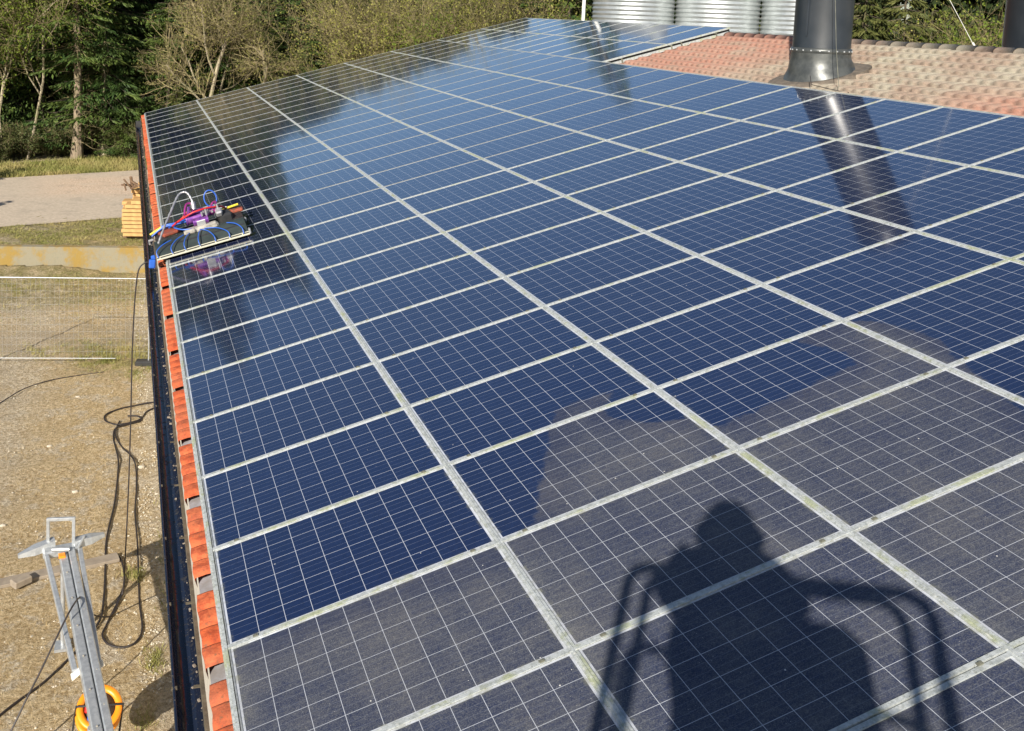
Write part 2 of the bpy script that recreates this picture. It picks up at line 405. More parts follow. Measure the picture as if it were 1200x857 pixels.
# ------------------------------------------------------------------ world, sun, camera
w = bpy.data.worlds.new('World'); scn.world = w; w.use_nodes = True
sk = w.node_tree.nodes.new('ShaderNodeTexSky'); sk.sky_type = 'NISHITA'; sk.sun_disc = False
SE, SA = R(28), R(216.3)
sk.sun_elevation = SE; sk.sun_rotation = SA; sk.air_density = 1.0; sk.dust_density = .7; sk.ozone_density = 3.0; sk.altitude = 200
bg = w.node_tree.nodes['Background']; w.node_tree.links.new(sk.outputs[0], bg.inputs[0]); bg.inputs[1].default_value = .064
sl = bpy.data.lights.new('sun', 'SUN'); sl.energy = 5; sl.angle = R(.5); sl.color = (1, .93, .82)
so = bpy.data.objects.new('sun', sl); COL.objects.link(so)
sd = Vector((math.cos(SE)*math.sin(SA), math.cos(SE)*math.cos(SA), math.sin(SE)))
so.rotation_euler = sd.to_track_quat('Z', 'Y').to_euler(); so.location = (-20, -30, 20)
cd = bpy.data.cameras.new('camera'); co = bpy.data.objects.new('camera', cd); COL.objects.link(co); scn.camera = co
X = Vector((0.9605691, -0.2755816, 0.0369022)); Y = Vector((-0.0073345, 0.1075610, 0.9941714)); Z = Vector((-0.2779445, -0.9552410, 0.1012985))
mw = Matrix((X, Y, Z)).transposed().to_4x4(); mw.translation = CAM; co.matrix_world = mw
cd.sensor_width = 36; cd.lens = 1146.476/1200*36; cd.shift_x = .1; cd.shift_y = -.25; cd.clip_end = 2000; cd.clip_start = .02
scn.view_settings.view_transform = 'Standard'; scn.view_settings.look = 'None'; scn.view_settings.exposure = 0.66; scn.view_settings.gamma = 1
scn.cycles.use_denoising = True
try: scn.cycles.max_bounces = 6; scn.cycles.transparent_max_bounces = 4
except Exception: pass

# ------------------------------------------------------------------ ground, road, wall
def yw(x): return 25.58 - .184*(min(x, .5) + .1)
def build_ground():
    xs = [-400,-200,-100,-60,-40,-28,-20,-15,-12,-10] + list(np.arange(-9, .6, .09)) + [.8,1.2,2,4,8,14,20,30,40,60,100,200,400]
    ys = [-300,-150,-80,-40,-20,-10,-4,0,2,3] + list(np.arange(3.6, 31, .1)) + [31.5,32,33,34,36,38,40,42,44,46,50,60,80,120,200,400]
    V = []; nx = len(xs)
    for y in ys:
        for x in xs:
            z = ZU if y > yw(x) + .12 else ZG
            if -9.1 < x < .6 and 3 < y < 31:
                z += noise.noise(Vector((x*1.3, y*1.3, 0)))*.035 + noise.noise(Vector((x*6, y*6, 3)))*.018
                if y < yw(x): z += .22*max(0, 1-(yw(x)-y)/1.5)*max(0, min(1, (-.9-x)/1.5)) # grass banked against the wall
            V.append((x, y, z))
    F = [(j*nx+i, j*nx+i+1, (j+1)*nx+i+1, (j+1)*nx+i) for j in range(len(ys)-1) for i in range(nx-1)]
    me = np_mesh('ground', V, F, M['ground'], True); o = link('ground', me); tag(o, None, None, kind='structure')
build_ground()
def road():
    b = MB(); V = []; F = []
    xs = np.linspace(-60, 40, 101)
    for x in xs:
        n_ = 30.35 + .275*x if x < 6 else 32.0; n_ += .10*noise.noise(Vector((x*.9, 0, 0)))
        f_ = 40.2 + .30*x if x < 6 else 42.0; f_ = max(f_, 34) + .08*noise.noise(Vector((x*.7, 5, 0)))
        n_ = min(max(n_, 20 if x < -15 else 26), f_-2)
        for k in range(9): V.append((x, n_ + (f_-n_)*k/8, ZU + .02))
    for i in range(len(xs)-1):
        for k in range(8): F.append((i*9+k, (i+1)*9+k, (i+1)*9+k+1, i*9+k+1))
    b.add(V, F); o = b.build('road', M['road']); tag(o, None, None, kind='structure')
road()
b = MB()
pts = [(-14, yw(-14)), (.25, yw(.25))]
d = Vector((pts[1][0]-pts[0][0], pts[1][1]-pts[0][1], 0)); L_ = d.length; an = math.atan2(d.y, d.x)
b.box(((pts[0][0]+pts[1][0])/2, (pts[0][1]+pts[1][1])/2+.13, (ZG-.4+ZU+.03)/2), (L_, .26, ZU+.03-ZG+.4), Matrix.Rotation(an, 3, 'Z'), .012)
o = b.build('retaining_wall', M['concrete']); tag(o, 'low concrete retaining wall stained yellow by lichen between yard and upper grass', 'wall')

# grass, stones
def blades(name, n, regf, hmin, hmax, wd, mat, seed, lean=.6, label=None):
    r = np.random.RandomState(seed); P = regf(r, n); n = len(P)
    a = r.rand(n)*2*np.pi; h = hmin + (hmax-hmin)*r.rand(n)**2; ln = lean*(.3+r.rand(n))
    a2 = r.rand(n)*2*np.pi
    dx = np.c_[np.cos(a), np.sin(a), np.zeros(n)]*wd*(.5+r.rand(n))[:,None]
    tip = P + np.c_[np.cos(a2)*h*ln, np.sin(a2)*h*ln, h]
    V = np.empty((n*3, 3)); V[0::3] = P-dx; V[1::3] = P+dx; V[2::3] = tip
    F = np.arange(n*3).reshape(n, 3); o = link(name, np_mesh(name, V, F, mat)); tag(o, label, None, kind='stuff'); return o
def gz(x, y):
    z = np.where(y > 25.58-.184*(np.minimum(x, .5)+.1)+.12, ZU, ZG).astype(float)
    bank = .22*np.clip(1-((25.58-.184*(x+.1))-y)/1.5, 0, 1)*np.clip((-.9-x)/1.5, 0, 1)
    return z + np.where(z < ZU-.1, bank, 0)
def reg_near(r, n):
    y = 4 + 22*r.rand(n)**1.25; x = -6.5 + 6.6*r.rand(n)
    c = np.sin(x*2.3+np.sin(y*1.7))*np.cos(y*1.9+x) + .5*np.sin(x*5+y*3.1)
    keep = (r.rand(n) < np.clip(.38+.3*c, .06, 1)*np.where((x < -2.4)&(y > 10), .35, 1)) & (y < 25.3-.184*x); x = x[keep]; y = y[keep]
    return np.c_[x, y, gz(x, y)-.02]
blades('dry_grass', 120000, reg_near, .015, .085, .0045, M['drygrass'], 3, 1.7, 'short dry straw grass over the pale soil of the yard')
def reg_green(r, n):
    out = []
    for cx, cy, rx, ry, k in [(-.9,18.2,.75,.9,.24),(-.2,17.9,.35,1.3,.12),(-2.0,18.9,1.2,.6,.1),(-2.6,22.8,2.6,1.6,.10),(-.4,8.9,.14,.2,.02),(-.15,7.0,.12,.25,.02),(-.3,5.9,.15,.2,.02),(-3.2,24.7,2.4,.9,.34),(-.8,22.9,1.1,1.8,.08),(.02,9.6,.1,1.5,.02)]:
        m = int(n*k); xx = cx+rx*.55*r.randn(m); yy = cy+ry*.55*r.randn(m); kk = (np.sin(xx*9+yy*4)+np.sin(yy*11-xx*5)+r.randn(m)*.8) > -.1; out.append(np.c_[xx, yy][kk])
    P = np.concatenate(out); P = P[P[:,0] < .12]; P = P[P[:,1] < 25.4-.184*P[:,0]]
    return np.c_[P, gz(P[:,0], P[:,1])-.02]
blades('green_grass', 30000, reg_green, .02, .13, .007, M['greengrass'], 5, .9, 'patches of fresh green weeds and grass by the mesh fence and wall')
def reg_up(r, n):
    x = -9 + 9.6*r.rand(n); y0 = 26.0-.184*x; y1 = 30.45+.275*x; y1 = np.maximum(y1, y0+.2); y = y0 + (y1-y0)*r.rand(n)
    k = np.sin(x*1.7+y)*np.cos(y*2.1-x*.6) + .4*np.sin(x*6+y*5) > -.75
    return np.c_[x, y, np.full(n, ZU)][k]
blades('terrace_grass', 24000, reg_up, .02, .08, .010, M['greengrass'], 8, 1.4, 'yellow green grass on the terrace between concrete wall and road')
def reg_verge(r, n):
    x = -12 + 14*r.rand(n); f = 40.2 + .30*x; y = f - .1 + 4.0*r.rand(n)**1.3
    return np.c_[x, y, np.full(n, ZU)]
blades('verge_grass', 26000, reg_verge, .05, .28, .016, M['greengrass'], 9, .8, 'strip of grass along the far road edge below the trees')
def stones():
    r = np.random.RandomState(4); n = 12000; y = 4 + 21*r.rand(n)**1.3; x = np.where(r.rand(n) < .35, -.32+.45*r.rand(n), -6 + 6.2*r.rand(n)); s = .005 + .016*r.rand(n)**3
    P = np.c_[x, y, gz(x, y)]; V = []; base = np.array([[1,0,0],[0,1,0],[-1,0,0],[0,-1,0],[0,0,.8]])
    V = (P[:,None,:] + (base[None]*(s[:,None,None])) * (.6+.8*r.rand(n, 5, 1))).reshape(-1, 3)
    f = np.array([[0,1,4],[1,2,4],[2,3,4],[3,0,4]]); F = (f[None] + 5*np.arange(n)[:,None,None]).reshape(-1, 3)
    o = link('gravel', np_mesh('gravel', V, F, M['stonebit'])); tag(o, 'small pale stones scattered over the yard soil', None, kind='stuff')
stones()

# ------------------------------------------------------------------ barn
barn = empty('farm_building', (0, 0, 0)); tag(barn, 'long farm building with orange clay tile roof carrying the solar array', 'building')
YE0, YE1 = -9.0, 26.95
SR = 13.18                                # slope length to the ridge
XR = SR*CT
b = MB()                                  # wall body under the eaves
b.box((.16+(2*XR-.32)/2, (YE0+YE1)/2, (ZG-.3-.28)/2), (2*XR-.5, YE1-YE0-.4, -.28-ZG+.3)); b.build('wall', M['render'], barn)
b = MB(); t_ = .10                        # roof deck
P = [(-.10, -.25), (SR, -.25), (SR, -.38), (-.10, -.38)]
def prof(s, n, far=False):
    v = rf(s, 0, n); return (2*XR - v.x if far else v.x, v.z)
for far in (False, True):
    q = [prof(s, n, far) for s, n in P]
    vs = [(x, YE0, z) for x, z in q] + [(x, YE1, z) for x, z in q]
    b.add(vs, [(0,1,2,3),(7,6,5,4),(0,4,5,1),(1,5,6,2),(2,6,7,3),(3,7,4,0)])
# gable triangles
e = rf(-.05, 0, -.3); rr_ = rf(SR, 0, -.3)
for y in (YE0+.2, YE1-.25): b.add([(e.x+.2, y, -.35), (2*XR-e.x-.2, y, -.35), (rr_.x, y, rr_.z)], [(0,1,2)])
b.build('roof', M['mortar'], barn)
def tile_sheet(name, s0, s1, y0, y1, mat, course=.335, per=.2, amp=.024, n0=-.165, dy=.02, parent=barn, flip=False, hidey=None):
    V = []; F = []; ys = np.arange(y0, y1+dy/2, dy); ny = len(ys); rows = []
    k = 0; s = s0
    r = random.Random(5)
    while s < s1 - .02:
        e_ = min(s+course, s1)
        jit = [r.uniform(-.006, .006) for _ in range(int((y1-y0)/per)+3)]
        lift = [r.uniform(-.004, .006) for _ in jit]
        rows.append((s-.012, .034, jit, lift)); rows.append((s+.004, .044, jit, lift)); rows.append((s+.10, .036, jit, lift)); rows.append((e_-.016, -.012, jit, lift)); s = e_
    for (s, lft, jit, lift) in rows:
        for y in ys:
            ph = (y-y0)/per; i = int(ph); f = ph - i
            # pantile: broad roll and narrow trough
            h = amp*(math.sin(math.pi*min(1, f/.68))**.8 if f < .68 else -.35*math.sin(math.pi*(f-.68)/.32))
            V.append(rf(s + jit[i], y, n0 + h + lft + lift[i]))
    for j in range(len(rows)-1):
        for i in range(ny-1): F.append((j*ny+i, (j+1)*ny+i, (j+1)*ny+i+1, j*ny+i+1))
    # front drop of the lowest course
    o = len(V)
    for i, y in enumerate(ys): V.append(rf(rows[0][0], y, n0-.03) )
    for i in range(ny-1): F.append((i, i+1, o+i+1, o+i))
    V = [tuple(v) for v in V]
    if flip: V = [(2*XR - x, y, z) for x, y, z in V]
    me = np_mesh(name, V, F, mat, True)
    return link(name, me, parent)
tile_sheet('upper_tiles', 9.8, 13.12, 1.4, 16.0, M['tile_old'])
tile_sheet('upper_tiles', 9.8, 13.12, 1.4, 27.0, M['tile_old'], dy=.05, flip=True)
# ridge caps: half-round, overlapping
b = MB(); y = 1.0
while y < 26.8:
    n_ = 10; L = .40; c = rf(SR, 0, -.16)
    vs = []
    for (yy, rad) in ((y, .130), (y+L, .120)):
        for k in range(n_+1):
            a = math.pi*k/n_; vs.append((c.x + rad*math.cos(a)*1.15, yy, c.z - .02 + rad*math.sin(a)*.72))
    fs = [(k, k+1, n_+2+k, n_+1+k) for k in range(n_)] + [tuple(range(n_+1))]
    b.add(vs, fs, True); y += L-.035
b.build('ridge_tiles', M['tile_old'], barn)
# eave tiles in short runs with zinc flashing between
b = MB(); bz = MB(); bf = MB()
y = YE0 + .3; r = random.Random(21)
while y < 27.0:
    run = r.choice([4,5,5,5,6])*.172; gap = r.choice([.12,.14,.17,.20]) 
    y1 = min(y+run, 26.9); n_ = int((y1-y)/.0143); per = .172
    if n_ > 3:
        ys = np.linspace(y, y1, n_+1); ss = [-.135, -.130, -.06, .03, .10]; so_ = r.uniform(-.008, .008); tl = r.uniform(-.006, .006)
        vs = []; 
        for j, s in enumerate(ss):
            for yy in ys:
                f = ((yy-y)/per) % 1; h = .034*min(1, f/.30)**.5*(1.0 - .25*f) + .006 if f < .86 else -.022
                vs.append(rf(s+so_ + .004*math.sin(yy*31), yy, -.105 + h + tl + (.012 if 0 < j < 3 else 0) - (.006 if j == 0 else 0)))
        m_ = len(ys); fs = [(j*m_+i, (j+1)*m_+i, (j+1)*m_+i+1, j*m_+i+1) for j in range(len(ss)-1) for i in range(m_-1)]
        b.add(vs, fs, True)
        lo = [rf(-.13+so_, yy, -.155) for yy in ys]; b.add([vs[i] for i in range(m_)] + lo, [(i, i+1, m_+i+1, m_+i) for i in range(m_-1)])
        for e_ in (m_-1,):
            b.add([vs[j*m_+e_] for j in range(len(ss))] + [rf(ss[-1], ys[e_], -.16), rf(ss[0], ys[e_], -.16)], [tuple(range(len(ss)+2))])
    y = y1 + gap
b.build('eave_tiles', M['tile_new'], barn)
bz.box((0,0,0), (.22, YE1-YE0-.1, .006)); bz.xf(Matrix.Translation(rf(-.015, (YE0+YE1)/2, -.150)) @ Matrix.Rotation(-TH, 4, 'Y')); bz.build('flashing', M['tin'], barn)
bf.box((-.128, (YE0+YE1)/2, -.215), (.022, YE1-YE0-.12, .10)); bf.build('fascia', M['fascia'], barn)
# half-round gutter
b = MB(); gx, gzz, gr = -.205, -.185, .070; n_ = 14; ysg = [YE0, -4, 0, 4, 8, 12, 16, 20, 24.6]
def gutter_ring(y, r_): return [(gx + r_*math.cos(math.pi + math.pi*k/n_)*(1.0), y, gzz + r_*math.sin(math.pi + math.pi*k/n_)) for k in range(n_+1)]
vs = []
for y in ysg: vs += gutter_ring(y, gr)
b.add(vs, [(j*(n_+1)+k, (j+1)*(n_+1)+k, (j+1)*(n_+1)+k+1, j*(n_+1)+k+1) for j in range(len(ysg)-1) for k in range(n_)], True)
vs = []
for y in ysg: vs += gutter_ring(y, gr+.006)
b.add(vs, [(j*(n_+1)+k+1, (j+1)*(n_+1)+k+1, (j+1)*(n_+1)+k, j*(n_+1)+k) for j in range(len(ysg)-1) for k in range(n_)], True)
b.add(gutter_ring(24.6, gr+.005), [tuple(range(n_+1))])
b.tube([(gx-gr-.006, y, gzz+.002) for y in ysg], .010, 8)
g_ = b.build('gutter', M['gutter'], barn)
b = MB()
for k in range(44):
    y = YE0 + .4 + k*.78
    if y > 24.5: break
    b.box((-.150, y, gzz-.003), (.050, .022, .004)); b.box((gx-gr-.004, y, gzz+.004), (.03, .022, .012))
b.build('gutter_bracket', M['fascia'], g_)
# leaf litter and moss in the gutter corner
b = MB(); r = random.Random(3)
for k in range(300):
    y = r.uniform(-2, 24.3); s_ = r.uniform(.003, .011)*(1 if r.random() < .9 else 2.0); x = -.138 - abs(r.gauss(0, .014)); z = gzz - .035 + abs(x+.138)*-.6 + .02
    b.box((x, y, z), (s_, s_*1.4, s_*.7), Matrix.Rotation(r.random()*3, 3, 'Z'))
tag(b.build('litter', M['plank'], g_), None, None, kind='stuff')
b = MB(); c = rf(-.02, 26.93, -.05); b.lathe((0,0,0), [(.001,.05),(.03,.045),(.055,.02),(.06,-.06)], 12); b.xf(Matrix.Translation((c.x-.03, 26.0, c.z-.05))); b.build('end_cap', M['tile_old'], barn)
b = MB(); b.box((-.215, 24.64, -.10), (.15, .03, .22)); b.build('gutter_end', M['darkplastic'], barn)

# ------------------------------------------------------------------ solar array
A, B = 1.66, 1.012
PW, PL = 1.636, .995                      # module size
DUST = [(0.0,-0.037),(.769,-.022),(1.651,-.007),(1.93,.03),(2.06,.26),(2.20,.58),(2.347,.833),(2.584,1.204),(3.074,1.19),(2.943,1.038),(2.901,.842),(3.037,.66),(3.283,.507),(3.375,.308),(3.8,.336),(4.582,.401),(4.633,.619),(4.523,.964),(4.978,.982),(5.087,.877),(5.206,.701),(5.241,.433),(5.182,.158),(5.057,-.144),(4.956,-.501),(4.872,-.788),(4.80,-1.6),(5.2,-5),(5.2,-9),(-2,-9),(-2,-.037)]
def sdist(px, py):
    ins = False; dm = 1e9; n = len(DUST)
    for i in range(n):
        x1, y1 = DUST[i]; x2, y2 = DUST[(i+1) % n]
        if (y1 > py) != (y2 > py) and px < (x2-x1)*(py-y1)/(y2-y1)+x1: ins = not ins
        ex, ey = x2-x1, y2-y1; t = max(0, min(1, ((px-x1)*ex+(py-y1)*ey)/(ex*ex+ey*ey)))
        dm = min(dm, math.hypot(px-x1-t*ex, py-y1-t*ey))
    return dm if ins else -dm
LIP = .0095
def frame_mesh():
    b = MB(); hx, hy = PW/2, PL/2
    def ring(x0, y0, x1, y1, z0, z1):
        o = [(-x1,-y1),(x1,-y1),(x1,y1),(-x1,y1)]; i = [(-x0,-y0),(x0,-y0),(x0,y0),(-x0,y0)]
        vs = [(x,y,z1) for x,y in o] + [(x,y,z1) for x,y in i] + [(x,y,z0) for x,y in o] + [(x,y,z0) for x,y in i]
        fs = []
        for k in range(4):
            m = (k+1) % 4; fs += [(k,m,4+m,4+k), (4+k,4+m,12+m,12+k), (k,8+k,8+m,m), (8+k,12+k,12+m,8+m)]
        b.add(vs, fs)
    ring(hx-LIP, hy-LIP, hx, hy, -.038, 0.0)
    b.cur = 1; b.add([(-hx+.002,-hy+.002,-.036),(hx-.002,-hy+.002,-.036),(hx-.002,hy-.002,-.036),(-hx+.002,hy-.002,-.036)], [(0,1,2,3)])
    me = bpy.data.meshes.new('frame'); me.from_pydata(b.v, [], b.f); me.materials.append(M['frame']); me.materials.append(M['darkplastic'])
    me.polygons.foreach_set('material_index', b.mi); me.update(); return me
FR = frame_mesh()
def glass_mesh(sc=None, yc=None):
    hx, hy = PW/2-LIP, PL/2-LIP
    if sc is None: nx, ny = 1, 1
    else: nx, ny = 64, 40
    V = []; att = []
    for j in range(ny+1):
        for i in range(nx+1):
            x = -hx + 2*hx*i/nx; y = -hy + 2*hy*j/ny; V.append((x, y, -.0035))
            att.append(0 if sc is None else max(0, 1 + sdist(sc+x, yc+y)))
    F = [(j*(nx+1)+i, j*(nx+1)+i+1, (j+1)*(nx+1)+i+1, (j+1)*(nx+1)+i) for j in range(ny) for i in range(nx)]
    me = np_mesh('glass', V, F, M['glass'])
    if sc is not None:
        a = me.attributes.new('film', 'FLOAT', 'POINT'); a.data.foreach_set('value', att)
    return me
GL = glass_mesh()
ORD = ['zeroth','first','second','third','fourth','fifth','sixth','seventh','eighth','ninth','tenth','eleventh','twelfth','thirteenth','fourteenth','fifteenth','sixteenth','seventeenth','eighteenth','nineteenth','twentieth','twenty-first','twenty-second','twenty-third','twenty-fourth','twenty-fifth','twenty-sixth','twenty-seventh','twenty-eighth','twenty-ninth','thirtieth']
ROWY = {}
YT = 26.82                                 # far end of the array
def seam(b):                               # seam position along the eave of row boundary b
    return b*B if b <= 12 else 12*B + (b-12)*(YT-12*B)/15.0
proto = None
for bi in range(-3, 27):
    y0, y1 = seam(bi), seam(bi+1); sy = (y1-y0)/B
    for a in range(6):
        sc, yc = (a+.5)*A, (y0+y1)/2
        if bi == -3 and a < 1: pass
        p = rf(sc, yc, 0)
        sd_ = [sdist(sc+dx, yc+dy) for dx in (-.8,-.4,0,.4,.8) for dy in (-.48,0,.48)]
        part_ = max(sd_) > -.06
        t = empty('solar_panel', p, (0, -TH, 0)); t.scale = (1, sy, 1)
        f = link('frame', FR, t); g = link('glass', glass_mesh(sc, yc) if part_ else GL, t)
        n_far = 27 - bi
        if min(sd_) > .02: look = 'grey dust-covered'
        elif part_ and max(sd_) > .05: look = 'half-washed, partly dusty'
        elif a < 3 and bi > 12: look = 'dark panel mirroring the spruces,'
        elif a >= 3 and bi > 8: look = 'sky-reflecting blue'
        else: look = 'washed dark blue'
        lb = (look if look.endswith(',') else look + ' solar panel,') + ' %s column from eave, %s row from far end' % (ORD[a+1], ORD[n_far])
        tag(t, lb, 'solar panel', 'solar panels on the roof')
# the two extra columns reach the ridge over the far part only
Y8 = 14.62; n8 = 12; p8 = (YT-Y8)/n8
for k in range(n8):
    for a in (6, 7):
        t = empty('solar_panel', rf((a+.5)*A, Y8+(k+.5)*p8, 0), (0, -TH, 0)); t.scale = (1, p8/B, 1)
        link('frame', FR, t); link('glass', GL, t)
        tag(t, 'blue panel beside the ridge, %s ridge-side column, %s row from far end' % ('upper' if a == 7 else 'lower', ORD[n8-k]), 'solar panel', 'solar panels on the roof')
def roofobj(b, name, mat, parent=None):
    b.xf(Matrix.Rotation(-TH, 4, 'Y')); return b.build(name, mat, parent)
GW = A - PW                                # 2.8 cm slot between columns
for a in range(0, 9):
    y0, y1 = (-3*B, YT) if a <= 6 else (Y8, YT)
    b = MB(); r = random.Random(a)
    if a == 0: b.box((-.004+GW/2-.010, (y0+y1)/2, -.03), (.018, y1-y0, .055)); b.box((-.016, (y0+y1)/2, -.045), (.022, y1-y0, .03))
    elif a in (6, 8):
        x = a*A; b.box((x, (y0+y1)/2, -.022), (.024, y1-y0, .042))
        if a == 6:  b.box((x+.02, (y0+Y8)/2, -.05), (.012, Y8-y0, .03))
    else:
        x = a*A; b.box((x, (y0+y1)/2, -.0245), (GW-.001, y1-y0, .045))
        b.box((x-.002, (y0+y1)/2, .0005), (.040, y1-y0, .004)); b.box((x-.004, (y0+y1)/2, .004), (.010, y1-y0, .006))
    o = roofobj(b, 'mounting_rail', M['rail'])
    tag(o, ['pale rail framing the lower edge of the array above orange tiles', 'long mounting rail between first and second panel columns', 'long mounting rail between second and third panel columns','long mounting rail between third and fourth panel columns','long mounting rail between fourth and fifth panel columns','long mounting rail between fifth and sixth panel columns','long rail topping the sixth panel column beside the bare tiles','short mounting rail between the two ridge-side panel columns','short rail along the ridge over the far panels'][a], 'mounting rail', 'long rails along the eave direction')
CLIP = None
for bi in range(-2, 28):
    y = seam(bi); b = MB(); bc = MB(); hg = (B-PL)/2
    if bi == 27: y -= .008
    if bi == -2:
        b.box((3*A, y-.018, -.012), (6*A-.02, .026, .03)); b.box((3*A, y+.016, -.010), (6*A-.02, .022, .03)); b.box((3*A, y-.001, -.03), (6*A-.02, .02, .02))
    else:
        if bi > 8: b.box((3*A, y, -.034), (6*A-.02, 2*hg-.001, .012))
        else: b.box((3*A, y-.0085, -.006), (6*A-.02, .017, .022)); b.box((3*A, y+.0085, -.008), (6*A-.02, .013, .022))
        b.box((3*A, y, -.048), (6*A-.02, 2*hg-.001, .012))
    o = roofobj(b, 'cross_rail', M['rail'])
    lab = 'slim cross rail above the %s panel row from far end' % ORD[28-bi] if bi < 27 else 'end rail closing the array at the far end'
    if bi == -2: lab = 'grooved cross rail with a dark slot, nearest in the photo'
    tag(o, lab, 'cross rail', 'cross rails between panel rows')
    if bi < 8:
        for a in range(6):
            for dx in (.17, A-.17):
                if CLIP is None:
                    bc.box((0, 0, .008), (.030, .018, .005)); bc.box((0, 0, .0115), (.011, .011, .006)); bc.xf(Matrix.Rotation(-TH, 4, 'Y'))
                    q = bc.build('clip', M['clip'], o); CLIP = q.data
                else: q = link('clip', CLIP, o)
                q.location = rf(a*A+dx, y-.001, 0)
for k in range(1, n8):
    b = MB(); b.box((7*A, Y8+k*p8, -.006), (2*A-.02, .020, .020)); o = roofobj(b, 'cross_rail', M['rail'])
    tag(o, 'short cross rail near the ridge above its %s row from far end' % ORD[n8-k], 'cross rail', 'cross rails between panel rows')
# open end of the ridge-side block: rails and clamps seen edge-on
t = empty('array_edge_profile', rf(6*A, Y8, 0), (0, -TH, 0)); tag(t, 'pale double edge profile with clamps closing the ridge-side panels', 'edge profile')
b = MB(); b.box((A, -.01, -.014), (2*A, .02, .040)); b.box((A-.03, -.05, -.108), (2*A-.12, .05, .062), None, .004); b.build('profile', M['rail'], t)
b = MB(); b.box((A, .03, -.11), (2*A, .02, .14)); b.build('shadow_gap', M['gap_shade'], t)  # solid black strip painting the shade below the panel edge
for x in (.45, 1.72, 1.98, 2.9): 
    b = MB(); b.box((x, -.045, -.04), (.035, .07, .012), None, .004); b.box((x, -.085, -.09), (.035, .012, .11)); b.build('clamp', M['clip'], t)

# ------------------------------------------------------------------ chimneys
def chimney(c, zroof, h, rad, lab, seed, rot=0):
    t = empty('vent_chimney', c); tag(t, lab, 'chimney', 'black ventilation chimneys')
    b = MB(); n = 40; prof_ = [(rad*1.005, .42), (rad, .46), (rad*.995, h-.3), (rad*1.03, h-.28), (rad*1.03, h), (rad*.9, h), (rad*.9, h-.6)]
    b.lathe((0,0,0), prof_, n, True)
    for k in range(2): 
        a = R(200+rot) + k*math.pi; b.box((rad*1.0*math.cos(a), rad*math.sin(a), h/2+.3), (.03, .03, h-.7), Matrix.Rotation(a, 3, 'Z'))
    b.build('pipe', M['black_metal'], t)
    b = MB(); b.lathe((0,0,0), [(rad*1.03, .375), (rad*1.045, .38), (rad*1.045, .455), (rad*1.01, .46)], n)
    bd = b.build('band', M['collar'], t)
    for k in range(22):
        a = 2*math.pi*k/22; b = MB(); b.box((rad*1.05*math.cos(a), rad*1.05*math.sin(a), .418), (.02,.026,.026), Matrix.Rotation(a, 3, 'Z'), .005)
        b.build('rivet', M['zinc'], bd)
    # flared boot following the slope
    b = MB(); vs = []; levels = 9
    for j in range(levels):
        q = j/(levels-1)
        for k in range(n):
            a = 2*math.pi*k/n; rr = rad*(1.03 + .20*(1-q)**2.0) + .012*math.sin(9*q+a*3)*(1-q)
            x, y = rr*math.cos(a), rr*math.sin(a)
            zlow = x*math.tan(TH) + .03; z = zlow*(1-q) + .38*q
            vs.append((x, y, z))
    b.add(vs, [(j*n+k, j*n+(k+1)%n, (j+1)*n+(k+1)%n, (j+1)*n+k) for j in range(levels-1) for k in range(n)], True); b.build('collar', M['collar'], t)
    b = MB(); poly = []; r = random.Random(seed)
    for k in range(36):
        a = 2*math.pi*k/36; rr = rad*(1.42 + .22*math.sin(2*a+2.6) + .12*r.random()) ; poly.append((rr*math.cos(a), rr*math.sin(a)))
    vs = [(x, y, x*math.tan(TH) + .015 + .008*r.random()) for x, y in poly] + [(0, 0, .1)]
    vs2 = [(x*1.02, y*1.02, x*math.tan(TH) - .05) for x, y in poly]
    b.add(vs, [(k, (k+1)%36, 36) for k in range(36)]); b.add(vs[:36]+vs2, [(k, 36+k, 36+(k+1)%36, (k+1)%36) for k in range(36)]); b.build('flashing', M['mortar'], t)
    return t
cx, cy = 10.58, 8.66
zr = rf(cx/CT, 0, -.11).z
chimney((cx, cy, zr), zr, 3.4, .455, 'black ventilation chimney standing on the lichened tiles below the ridge', 2)
t = empty('vent_chimney', (14.75, 8.42, 2.7)); tag(t, 'dark vent pipe with thin conduit behind the ridge at the right edge', 'chimney', 'black ventilation chimneys')
b = MB(); b.lathe((0,0,0), [(.44,-.6),(.44,3.2),(.46,3.2),(.46,3.35),(.4,3.35)], 36); b.build('pipe', M['black_metal'], t)
b = MB(); a0 = R(232)
pA = [Vector((.47*math.cos(a0+d), .47*math.sin(a0+d), z)) for d, z in ((-.22,-.4),(-.22,1.35),(-.12,1.42),(.05,1.42),(.09,1.35),(.09,-.4))]
b.tube(pA, .014, 8); b.build('conduit', M['zinc'], t)
# guy wires
b = MB(); b.tube([(10.055,7.537,2.61),(10.12,7.75,3.25),(10.18,8.05,4.8),(10.25,8.24,5.9)], .0045, 6); b.build('x', M['clip']).name = 'guy_wire'
o = bpy.data.objects['guy_wire']; tag(o, 'thin steel guy wire running down in front of the black chimney', 'wire')
b = MB(); b.tube([(12.93,7.75,3.17),(12.62,7.92,3.78),(12.3,8.03,4.32),(11.7,8.3,5.2),(11.05,8.6,5.95)], .004, 6); o = b.build('guy_wire', M['white'])
tag(o, 'slanting guy wire with white tensioner ending on the tiles by the ridge', 'wire')
b2 = MB(); b2.tube([(12.93,7.75,3.17),(12.83,7.80,3.37)], .017, 8); b2.build('tensioner', M['white'], o)
b = MB(); b.tube([(10.0,8.15,2.75),(9.93,8.02,2.62),(10.0,7.7,2.58),(10.07,7.56,2.56),(10.13,7.40,2.55)], .006, 6); o = b.build('cable', M['rubber']); tag(o, 'thin black cable leaving the chimney foot towards the panels', 'cable')

